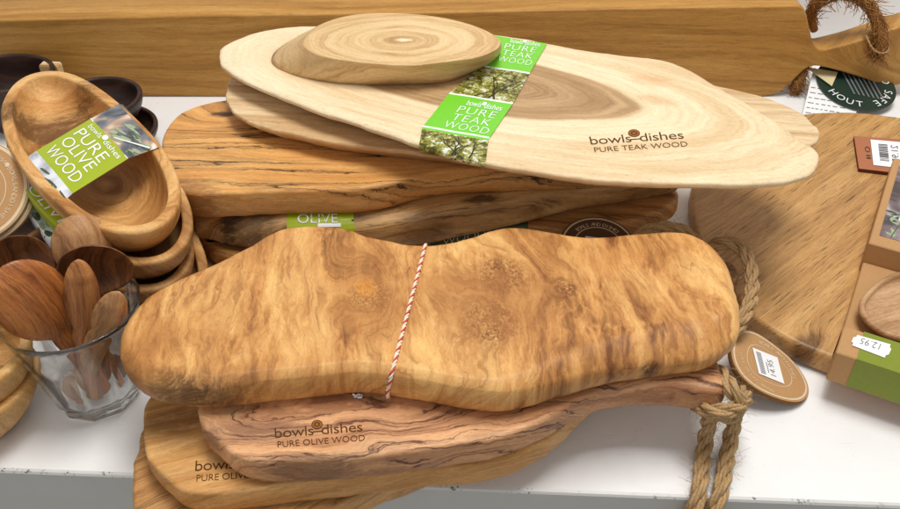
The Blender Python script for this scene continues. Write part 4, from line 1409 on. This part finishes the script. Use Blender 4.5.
# ------------------------------------------------------------------ dark bowls at the back left
m_dark = wood("dark_walnut_bowl", srgb(30, 18, 14), srgb(48, 30, 24), srgb(72, 46, 36), seed=14, tf=1.0, stretch=0.3, rough=0.42, spec=0.4, vein=0)
def dark_bowl(px, py, z, r, ry, zb, label, rot=0):
    mb_ = MB()
    q = P(px, py, z)
    c_ = bowl(mb_, ell(q.x, q.y, r, ry, rot), z, zb, 0.005, 0.5, 0.008)
    return tag(mb_.build("dark_bowl", m_dark, None, frame_at((c_.x, c_.y, zb), rot)), label, "bowl", "dark brown bowls behind the oval bowls")
dark_bowl(2, 72, 0.062, 0.052, 0.046, 0.0008, "dark brown bowl at the back left against the standing board, beside the pale offcut", 0)
dark_bowl(95, 97, 0.058, 0.045, 0.047, 0.019, "dark brown bowl with its rounded rim just behind the top oval bowl")
dark_bowl(108, 128, 0.030, 0.048, 0.052, 0.0008, "lower dark brown bowl peeking out beside the oval bowl's printed band")
mb = MB()
oo = P(52, 72, 0.05)
bvx = [(-0.010, -0.004), (0.009, -0.005), (0.011, 0.004), (-0.009, 0.006)]
rr = [[Vector((oo.x + x_ * s_, oo.y + y_ * s_, z_)) for x_, y_ in bvx] for s_, z_ in ((1, 0.0008), (1, 0.058), (0.9, 0.060))]
skin(mb, rr, smooth=False)
tag(mb.build("wood_offcut", wood("pale_offcut", OM, srgb(206, 166, 112), TL, seed=90), None, frame_at(oo)), "small pale wooden block standing between the two dark bowls", "wood block")

# ------------------------------------------------------------------ oval olive bowls
rim = [(0.5, 107), (5, 95), (15, 82), (30, 73.5), (50, 70), (70, 72.5), (87.5, 80), (105, 91), (120, 103), (143, 124), (160, 143), (172, 162), (179, 180), (180.5, 195), (177, 208), (167, 220.5), (150, 229.5), (125, 232.5), (100, 227.5), (76, 217.5), (57, 203), (38, 186), (20, 165), (8, 145), (1.5, 124)]
ZR = 0.119
ro = ring_outline(rim, ZR, 144)
cR = sum(ro, Vector()) / 144
axp = P(172, 215, ZR) - P(18, 85, ZR)
arot = math.degrees(math.atan2(axp.y, axp.x))
mb = MB()
bowl(mb, ro, ZR, ZR - 0.05, 0.0092, 0.64, 0.012, bulge=1.7)
frb = frame_at((cR.x, cR.y, ZR - 0.05), arot)
m_bowl = wood("olive_bowl_wood", srgb(166, 112, 58), srgb(206, 154, 92), srgb(228, 184, 124), seed=18, tf=0.75, warp1=1.2, s1=0.15, warp2=0.35, stretch=0.5, fine=0.28, blotch=0.22, rough=0.55, spec=0.25, ellipse=(1.0, 0.5, 9.0, 5.2),
              stains=((-8.6, 0.0, 1.9, 4.6, srgb(104, 70, 40), 0.85), (2.5, 0.5, 0.7, 0.6, srgb(146, 94, 46), 0.6)))
m_bowl2 = wood("olive_bowl_wood_plain", srgb(164, 114, 64), srgb(200, 152, 94), srgb(222, 180, 122), seed=19, tf=0.6, warp1=1.4, s1=0.15, stretch=0.4, fine=0.22, blotch=0.22, rough=0.5, vein=0.4, vw=0.02, vcol=srgb(96, 62, 34))
b1 = mb.build("oval_bowl", m_bowl, None, frb)
GRP = "oval olive wood bowls stacked beside the glass"
tag(b1, "oval olive bowl on top of its stack, crossed by a green paper band", "bowl", GRP)
# the band of the top bowl
mb = MB()
dz_ = ZR - 0.125
stn = [((26, 187), (58, 214), .097), ((22.5, 172), (59.5, 208), .110), ((24, 159.5), (62, 203), .1235), ((36, 151), (72.5, 193.5), .1262), ((91, 118.5), (128.3, 158.5), .1262), ((118.5, 104), (158.5, 147.5), .1262), ((123, 104.5), (164, 150.5), .119), ((126, 110), (166, 158), .105)]
stn = [(p_, q_, z_ + dz_) for p_, q_, z_ in stn]
def stp(i, u):
    s_ = stn[i]
    return P(s_[0][0], s_[0][1], s_[2]).lerp(P(s_[1][0], s_[1][1], s_[2]), u) + Vector((0, 0, 0.0012 * math.sin(math.pi * u) * (1 if i in (3, 4) else 0)))
cols = {0: 3, 1: 3, 2: 3, 3: 0, 4: 1, 5: 4, 6: 4}
for i, mt in cols.items():
    pa = lambda u, v, i=i: stp(i, u).lerp(stp(i + 1, u), v)
    rect(mb, 0, 1, 0, 1, pa, mt, 6, 4)
gp = lambda u, v, l=0.0003: stp(3, u).lerp(stp(4, u), v) + Vector((0, 0, l))
write(mb, "WOOD", 0.10, 0.88, 0.09, 0.29, gp, 2, -0.008)
write(mb, "OLIVE", 0.10, 0.84, 0.36, 0.56, gp, 2, -0.008)
write(mb, "PURE", 0.10, 0.82, 0.60, 0.80, gp, 2, -0.008)
write(mb, "bowls", 0.12, 0.44, 0.855, 0.955, gp, 2, 0.0)
write(mb, "dishes", 0.54, 0.92, 0.855, 0.955, gp, 2, 0.0)
disc2d(mb, 0.49, 0.945, 0.05, 0.05, gp, 2, 16)
rect(mb, 0, 1, 0.985, 1.0, gp, 2)
rl = random.Random(23)
hp = lambda u, v, l=0.0003: stp(4, u).lerp(stp(5, u), v) + Vector((0, 0, l))
for k in range(20):
    leaf2d(mb, rl.uniform(0.45, 0.95), rl.uniform(0.12, 0.8), rl.uniform(-0.6, 1.4), rl.uniform(0.16, 0.3), rl.uniform(0.07, 0.13), lambda a_, b_, l=0.0003 + 1e-6 * k: hp(a_, b_, l), rl.choice((5, 6, 6, 6)))
mb.add([hp(0.55, 0.1, .0005), hp(0.58, 0.1, .0005), hp(0.98, 0.75, .0005), hp(0.95, 0.78, .0005)], [[0, 1, 2, 3]], 2, False)
wp = lambda u, v, l=0.0004: (stp(2, u).lerp(stp(3, u), v) if v >= 0 else stp(1, u).lerp(stp(2, u), v + 1)) + Vector((-l, -l, l))
for k in range(18):
    leaf2d(mb, rl.uniform(0.2, 0.95), rl.uniform(-0.8, 0.75), rl.uniform(0.3, 2.4), rl.uniform(0.18, 0.36), rl.uniform(0.10, 0.2), lambda a_, b_, l=0.0004 + 1e-6 * k: wp(a_, b_, l), rl.choice((5, 5, 6)))
M_sleeve = [M_olive, M_blur_d, M_paper, M_blur_w, plain("slate_print", srgb(92, 100, 108), 0.35, 0.5, 0.15, 1.5), M_leafd, M_leafl]
mb.build("paper_band", M_sleeve, b1, frame_at((cR.x, cR.y, ZR), arot))

# lower bowls with the side of their bands
mb = MB()
bowl(mb, ro, ZR, ZR - 0.05, 0.0075, 0.64, 0.012, bulge=1.7)
b2 = mb.build("oval_bowl", m_bowl2, None, frb)
bvhb = mb.bvh()
# band on the outer left wall (in top-bowl place, moved with each copy)
mb = MB()
n_ = len(ro)
li = min(range(n_), key=lambda k: (ro[k] - Vector((P(18, 160, ZR).x, P(18, 160, ZR).y, 0))).length)
lj = min(range(n_), key=lambda k: (ro[k] - Vector((P(60, 205, ZR).x, P(60, 205, ZR).y, 0))).length)
if lj < li: li, lj = li, lj + n_
ns_ = outline_normals(ro)
def wall(u, v, l=0.0007):
    """u along the rim between the two marks, v from base 0 to rim 1"""
    s_ = li + (lj - li) * u
    k0 = int(s_) % n_; k1 = (k0 + 1) % n_; f_ = s_ - int(s_)
    p = ro[k0].lerp(ro[k1], f_); nn_ = ns_[k0].lerp(ns_[k1], f_)
    if v > 1.0:
        k_ = (v - 1.0) / 0.4
        q = p - nn_ * (0.0095 * k_)
        return Vector((q.x, q.y, ZR + 0.0006 + l * 0.6))
    sc_ = 0.64 + 0.36 * (1 - max(0.0, 1 - v) ** 1.7)
    q = Vector((cR.x + (p.x - cR.x) * sc_, cR.y + (p.y - cR.y) * sc_, 0))
    q += nn_ * l
    q.z = ZR - 0.049 + 0.046 * v + (0.0012 if v > 0.98 else 0)
    return q
def side_band(name, parent, green, seed):
    mb_ = MB()
    rk = random.Random(seed)
    rect(mb_, 0, 1, 0.25, 0.62, wall, 0, 8, 6)
    rect(mb_, 0, 1, 0.62, 1.0, wall, 0 if green else 3, 8, 6)
    mb_.add([wall(u / 8, 1.0) for u in range(9)] + [wall(u / 8, 1.0001) for u in range(9)], [[u, u + 1, u + 10, u + 9] for u in range(8)], 0 if green else 3, False)
    rect(mb_, 0, 1, 1.0001, 1.4, wall, 0 if green else 3, 8, 3)
    if green:
        write(mb_, "OLIVE", 0.1, 0.9, 1.06, 1.36, lambda u, v: wall(u, v, 0.0012), 2, -0.006)
    else:
        write(mb_, "OLIVE", 0.1, 0.9, 0.36, 0.56, lambda u, v: wall(u, v, 0.0011), 2, -0.006)
        for k in range(26):
            leaf2d(mb_, rk.uniform(0.08, 0.92), rk.uniform(0.7, 1.36), rk.uniform(0.3, 2.4), rk.uniform(0.14, 0.26), rk.uniform(0.06, 0.12), lambda a_, b_, l=0.0011 + 1e-6 * k: wall(a_, b_, l), rk.choice((5, 5, 6)))
    return mb_.build(name, M_sleeve, parent, frame_at((cR.x, cR.y, ZR), arot))
band2 = side_band("paper_band", b2, True, 3)
offs = [(-0.001, 0.003, -0.0235), (-0.004, 0.001, -0.046), (0.003, 0.001, -0.0682)]
labs = ["oval olive bowl directly under the banded top bowl, its rim jutting out to the right", "oval olive bowl third from the top of the stack beside the glass of spoons", "oval olive bowl at the bottom of the stack, resting on the shelf"]
for i, (of, lb) in enumerate(zip(offs, labs)):
    if i == 0:
        bb, nb = b2, band2
    else:
        bb = b2.copy(); COL.objects.link(bb)
        if i == 1:
            WM[bb.name] = frb
            band3 = side_band("paper_band", bb, False, 5)
        else:
            nb = band3.copy(); COL.objects.link(nb); nb.parent = bb
    m4 = Matrix.Translation(Vector(of)) @ frb @ Matrix.Diagonal((1.06, 1.06, 1, 1))
    bb.matrix_basis = m4
    tag(bb, lb, "bowl", GRP)

# ------------------------------------------------------------------ round tags on a brown bowl at the left edge
tz = 0.098
tc2 = P(-30, 191, tz)
TR2 = 50.0 / FPX * (tc2 - CAM).length * 0.98
tn2 = Vector((0.10, -math.sin(R(34)), math.cos(R(34)))).normalized()
tu2 = Vector((1, 0, 0)) - tn2 * tn2.x
tu2.normalize()
tv2 = tn2.cross(tu2)
def kraft_round(name, off, r, label, sh, letters):
    mb_ = MB()
    c_ = tc2 - tn2 * off + tu2 * sh
    at_ = lambda u, v, l=0.0: c_ + tu2 * u * r + tv2 * v * r + tn2 * l
    cr_ = lambda s_, l: [at_(s_ * math.cos(6.2832 * k / 80), s_ * math.sin(6.2832 * k / 80), l) for k in range(80)]
    skin(mb_, [cr_(0.985, -0.004), cr_(1, -0.0035), cr_(1, -0.0004), cr_(0.99, 0)], True, True, 2, capmat=0)
    for r0, r1 in ((0.915, 0.97), (0.60, 0.615)):
        mb_.add(cr_(r0, .0002) + cr_(r1, .0002), [[k, 80 + k, 80 + (k + 1) % 80, (k + 1) % 80] for k in range(80)], 2, False)
    if letters:
        arc_text("WWW.BOWLSANDDISHES.COM", 62, -6.2, 0.77, 0.085, False, at_, mb_, 2, 0.0004, 0.0)
    o_ = mb_.build(name, [M_kraft, M_kraftd, M_kraftp], None, frame_at(c_))
    tag(o_, label, "tag", "round kraft tags at the left edge")
kraft_round("disc_tag", 0.0, TR2, "round kraft tag with a pale ring, uppermost at the left edge beside the oval bowls", 0.0, True)
kraft_round("disc_tag", 0.0052, TR2 * 1.01, "round kraft tag just beneath the uppermost one at the left edge", 0.002, False)
m_brn = wood("brown_round_bowl", srgb(72, 46, 26), srgb(112, 76, 44), srgb(150, 106, 64), seed=33, tf=0.8, stretch=0.4, rough=0.45)
for k, (z1, z0, dx_, lb) in enumerate(((0.074, 0.046, 0.012, "round brown bowl right under the kraft tags at the left edge"), (0.052, 0.022, 0.014, "round brown bowl in the middle of the stack under the kraft tags"), (0.030, 0.0008, 0.016, "round brown bowl on the shelf, lowest of the stack under the kraft tags"))):
    mb = MB()
    c_ = bowl(mb, ell(tc2.x + dx_, tc2.y - 0.002 * k, TR2 * 1.04, TR2 * 1.04), z1, z0, 0.005, 0.55, 0.008)
    tag(mb.build("round_bowl", m_brn, None, frame_at((c_.x, c_.y, z0))), lb, "bowl", "round brown bowls at the left edge")

# ------------------------------------------------------------------ bowls at the lower left corner
m_fb = wood("olive_bowl_front", srgb(150, 104, 54), srgb(202, 154, 90), srgb(228, 184, 122), seed=44, tf=0.7, warp1=1.3, stretch=0.4, fine=0.2, rough=0.48, vein=0.3, vw=0.02, vcol=srgb(100, 66, 36))
for k, (zr_, z0, px, py, lb) in enumerate(((0.069, 0.024, -51, 351, "olive bowl at the lower left edge, upper one of two behind the glass"), (0.045, 0.0008, -49, 378, "olive bowl at the lower left edge, lower one standing on the shelf"))):
    q = P(px, py, zr_)
    mb = MB()
    c_ = bowl(mb, ell(q.x, q.y, 0.050 + 0.004 * k, 0.046 + 0.004 * k), zr_, z0, 0.007, 0.55, 0.010)
    tag(mb.build("round_bowl", m_fb, None, frame_at((c_.x, c_.y, z0))), lb, "bowl", "olive bowls at the lower left corner")

# ------------------------------------------------------------------ glass tumbler
gb = P(101, 394, 0.0)
GH, GRB, GRT = 0.086, 0.0285, 0.0455
mb = MB()
NS = 108
def poly_k(th):
    f = (th % (2 * math.pi / 9)) - math.pi / 9
    return math.cos(math.pi / 9) / math.cos(f)
def grad(z):
    return GRB + (GRT - GRB) * (z / GH) ** 0.95
rings = []
def gring(z, r, k):
    return [gb + Vector((math.cos(6.2832 * i / NS) * r * (1 - k + k * poly_k(6.2832 * i / NS)), math.sin(6.2832 * i / NS) * r * (1 - k + k * poly_k(6.2832 * i / NS)), z + 0.0005)) for i in range(NS)]
rings.append(gring(0.0, GRB * 0.93, 1))
rings.append(gring(0.0012, GRB * 0.985, 1))
rings.append(gring(0.006, GRB * 1.02, 1))
rings.append(gring(0.0085, GRB * 0.985, 1))
for z in (0.014, 0.022, 0.032, 0.042, 0.050):
    rings.append(gring(z, grad(z) * 1.02, 1.0))
rings.append(gring(0.056, grad(0.056) * 1.015, 0.7))
rings.append(gring(0.061, grad(0.061) * 1.005, 0.25))
rings.append(gring(0.066, grad(0.066), 0.0))
for z in (0.072, 0.080, GH - 0.0012):
    rings.append(gring(z, grad(z), 0.0))
rings.append(gring(GH - 0.0002, grad(GH) - 0.0006, 0))
rings.append(gring(GH - 0.0002, grad(GH) - 0.0010, 0))
for z in (GH - 0.0008, 0.082, 0.076, 0.060, 0.045, 0.030, 0.018, 0.013):
    rings.append(gring(z, grad(z) - 0.0014 - 0.0022 * (1 - z / GH), 0))
rings.append(gring(0.0105, grad(0.01) * 0.78, 0))
rings.append(gring(0.0095, grad(0.01) * 0.3, 0))
skin(mb, rings)
t = NT("clear_glass")
g_ = t.n("ShaderNodeBsdfGlass")
g_.inputs['Color'].default_value = (0.995, 1.0, 0.998, 1)
g_.inputs['Roughness'].default_value = 0.0
g_.inputs['IOR'].default_value = 1.46
tr_ = t.n("ShaderNodeBsdfTransparent")
mx_ = t.n("ShaderNodeMixShader")
mx_.inputs[0].default_value = 0.95
t.put(mx_.inputs[1], tr_.outputs[0])
t.put(mx_.inputs[2], g_.outputs[0])
t.put(t.out.inputs[0], mx_.outputs[0])
glass = mb.build("glass_tumbler", t.mat, None, frame_at(gb))
tag(glass, "clear faceted glass tumbler filled with wooden spoons on the white shelf", "glass")

# ------------------------------------------------------------------ spoons in the glass
def spoon(head_px, hz, tail_off, hw, hl, cup, th, hwid, facing, mat, label, twist=0.0, tip=1.0):
    """head centre at a pixel and height, tail inside the glass; facing +1 shows the hollow, -1 the rounded back"""
    hc = P(head_px[0], head_px[1], hz)
    tail = gb + Vector((tail_off[0], tail_off[1], 0.0125))
    ax = (hc - tail)
    Ltot = ax.length + hl
    ax.normalize()
    view = (CAM - hc).normalized()
    nz = view - ax * view.dot(ax)
    nz.normalize()
    sd = ax.cross(nz)
    if twist:
        q_ = Matrix.Rotation(R(twist), 3, ax)
        nz = q_ @ nz; sd = q_ @ sd
    nz = nz * facing
    L0 = Ltot
    rings_ = []
    NSEG = 20
    ts = [0.0, 0.004, 0.012] + [i / 40 for i in range(1, 40)] + [0.985, 0.993, 0.998, 1.0]
    hs = 1 - 2 * hl / L0            # where the head begins
    for t_ in sorted(ts):
        sdist = t_ * L0
        if t_ > hs - 0.05:
            k = (t_ - hs) / (1 - hs)
            kk = min(1, max(0, k))
            w_ = hw * math.sqrt(max(0.0, 1 - (2 * kk - 1) ** 2)) ** tip if k > 0 else 0
            hwd = hwid if t_ < 0.985 else 0
            w_ = max(w_, hwd * max(0, 1 - max(0, k) * 1.6))
            dep = cup * max(0.0, math.sin(math.pi * min(1, max(0, kk)))) ** 0.8
        else:
            w_ = hwid * (0.92 + 0.08 * t_)
            dep = 0
        if t_ <= 0.0: w_ *= 0.7
        w_ = max(w_, 0.0003)
        thk = th * (1 if t_ < 0.9 else max(0.35, (1 - t_) * 10 + 0.35))
        r_ = []
        c_ = tail + ax * sdist
        for j in range(NSEG):
            an = 6.2832 * j / NSEG
            x_ = math.cos(an) * w_
            yy = math.sin(an)
            sag = -dep * (1 - (x_ / w_) ** 2)
            lip = math.sqrt(max(0, 1 - (x_ / w_) ** 2)) ** 0.35
            r_.append(c_ + sd * x_ + nz * (sag + (thk * 0.5 * yy if dep < 1e-5 else thk * 0.5 * (1 if yy > 0 else -1) * lip * (abs(yy) ** 0.3))))
        rings_.append(r_)
    mb_ = MB()
    skin(mb_, rings_)
    fm = Matrix(((ax.x, sd.x, nz.x, hc.x), (ax.y, sd.y, nz.y, hc.y), (ax.z, sd.z, nz.z, hc.z), (0, 0, 0, 1)))
    if fm.determinant() < 0:
        fm = Matrix(((ax.x, -sd.x, nz.x, hc.x), (ax.y, -sd.y, nz.y, hc.y), (ax.z, -sd.z, nz.z, hc.z), (0, 0, 0, 1)))
    o_ = mb_.build("wooden_spoon", mat, None, fm)
    return tag(o_, label, "spoon", "wooden spoons standing in the glass")

ms1 = wood("spoon_streaked", srgb(120, 64, 28), srgb(178, 106, 50), srgb(208, 138, 70), seed=51, tf=1.5, warp1=0.5, stretch=0.12, fine=0.4, vein=0.5, vf=1.2, vw=0.03, vcol=srgb(78, 40, 18), rough=0.4, spec=0.45)
ms2 = wood("spoon_pale", srgb(140, 96, 58), srgb(184, 136, 90), srgb(208, 166, 118), seed=52, tf=1.2, warp1=1.0, stretch=0.4, fine=0.3, rough=0.5)
ms3 = wood("spoon_brown", srgb(76, 44, 24), srgb(116, 72, 40), srgb(150, 100, 60), seed=53, tf=1.3, warp1=0.7, stretch=0.2, fine=0.3, rough=0.42)
ms4 = wood("spoon_orange", srgb(122, 72, 38), srgb(174, 114, 64), srgb(200, 142, 86), seed=54, tf=1.3, warp1=0.6, stretch=0.15, fine=0.35, rough=0.42)
spoon((33, 301), 0.104, (0.012, -0.008), 0.0235, 0.032, 0.008, 0.004, 0.0075, -1, ms1, "big spoon with a broad streaked orange brown back, at the left of the glass")
spoon((82, 246), 0.106, (0.002, 0.014), 0.0195, 0.023, 0.010, 0.004, 0.0065, -1, ms2, "spoon with a pale speckled rounded back standing tallest behind the others")
spoon((96, 270), 0.113, (-0.006, 0.000), 0.0235, 0.020, 0.013, 0.004, 0.006, 1, ms3, "spoon showing its dark hollow with a light rim, in the middle of the glass")
spoon((82, 298), 0.100, (0.002, -0.016), 0.0110, 0.030, 0.003, 0.006, 0.0085, -1, ms4, "narrow reddish spoon handle in front of the dark hollow spoon")
spoon((109, 315), 0.094, (-0.012, -0.012), 0.0100, 0.024, 0.003, 0.005, 0.0080, -1, ms2, "short narrow brown spoon handle nearest the right side of the glass rim")
spoon((20, 268), 0.102, (0.016, 0.006), 0.0225, 0.022, 0.016, 0.004, 0.006, 1, ms3, "spoon with a dark hollow peeking out behind the big streaked spoon")
mb = MB()
pq = [P(39, 334, 0.073), P(48, 334, 0.075), P(60, 353, 0.066), P(46, 353, 0.058)]
pn = (pq[1] - pq[0]).cross(pq[3] - pq[0]).normalized()
low = [gb + Vector((-0.017, -0.010, 0.03)), gb + Vector((-0.006, -0.014, 0.03))]
allp = [pq[0], pq[1], pq[2], pq[3]]
mb.add(allp + [p - pn * 0.0005 for p in allp], [[0, 1, 2, 3], [7, 6, 5, 4]] + [[i, i + 4, (i + 1) % 4 + 4, (i + 1) % 4] for i in range(4)], 0, False)
tag(mb.build("paper_slip", [M_paper], None, frame_at(pq[0])), "white folded paper slip tucked inside the rim of the glass", "paper slip")
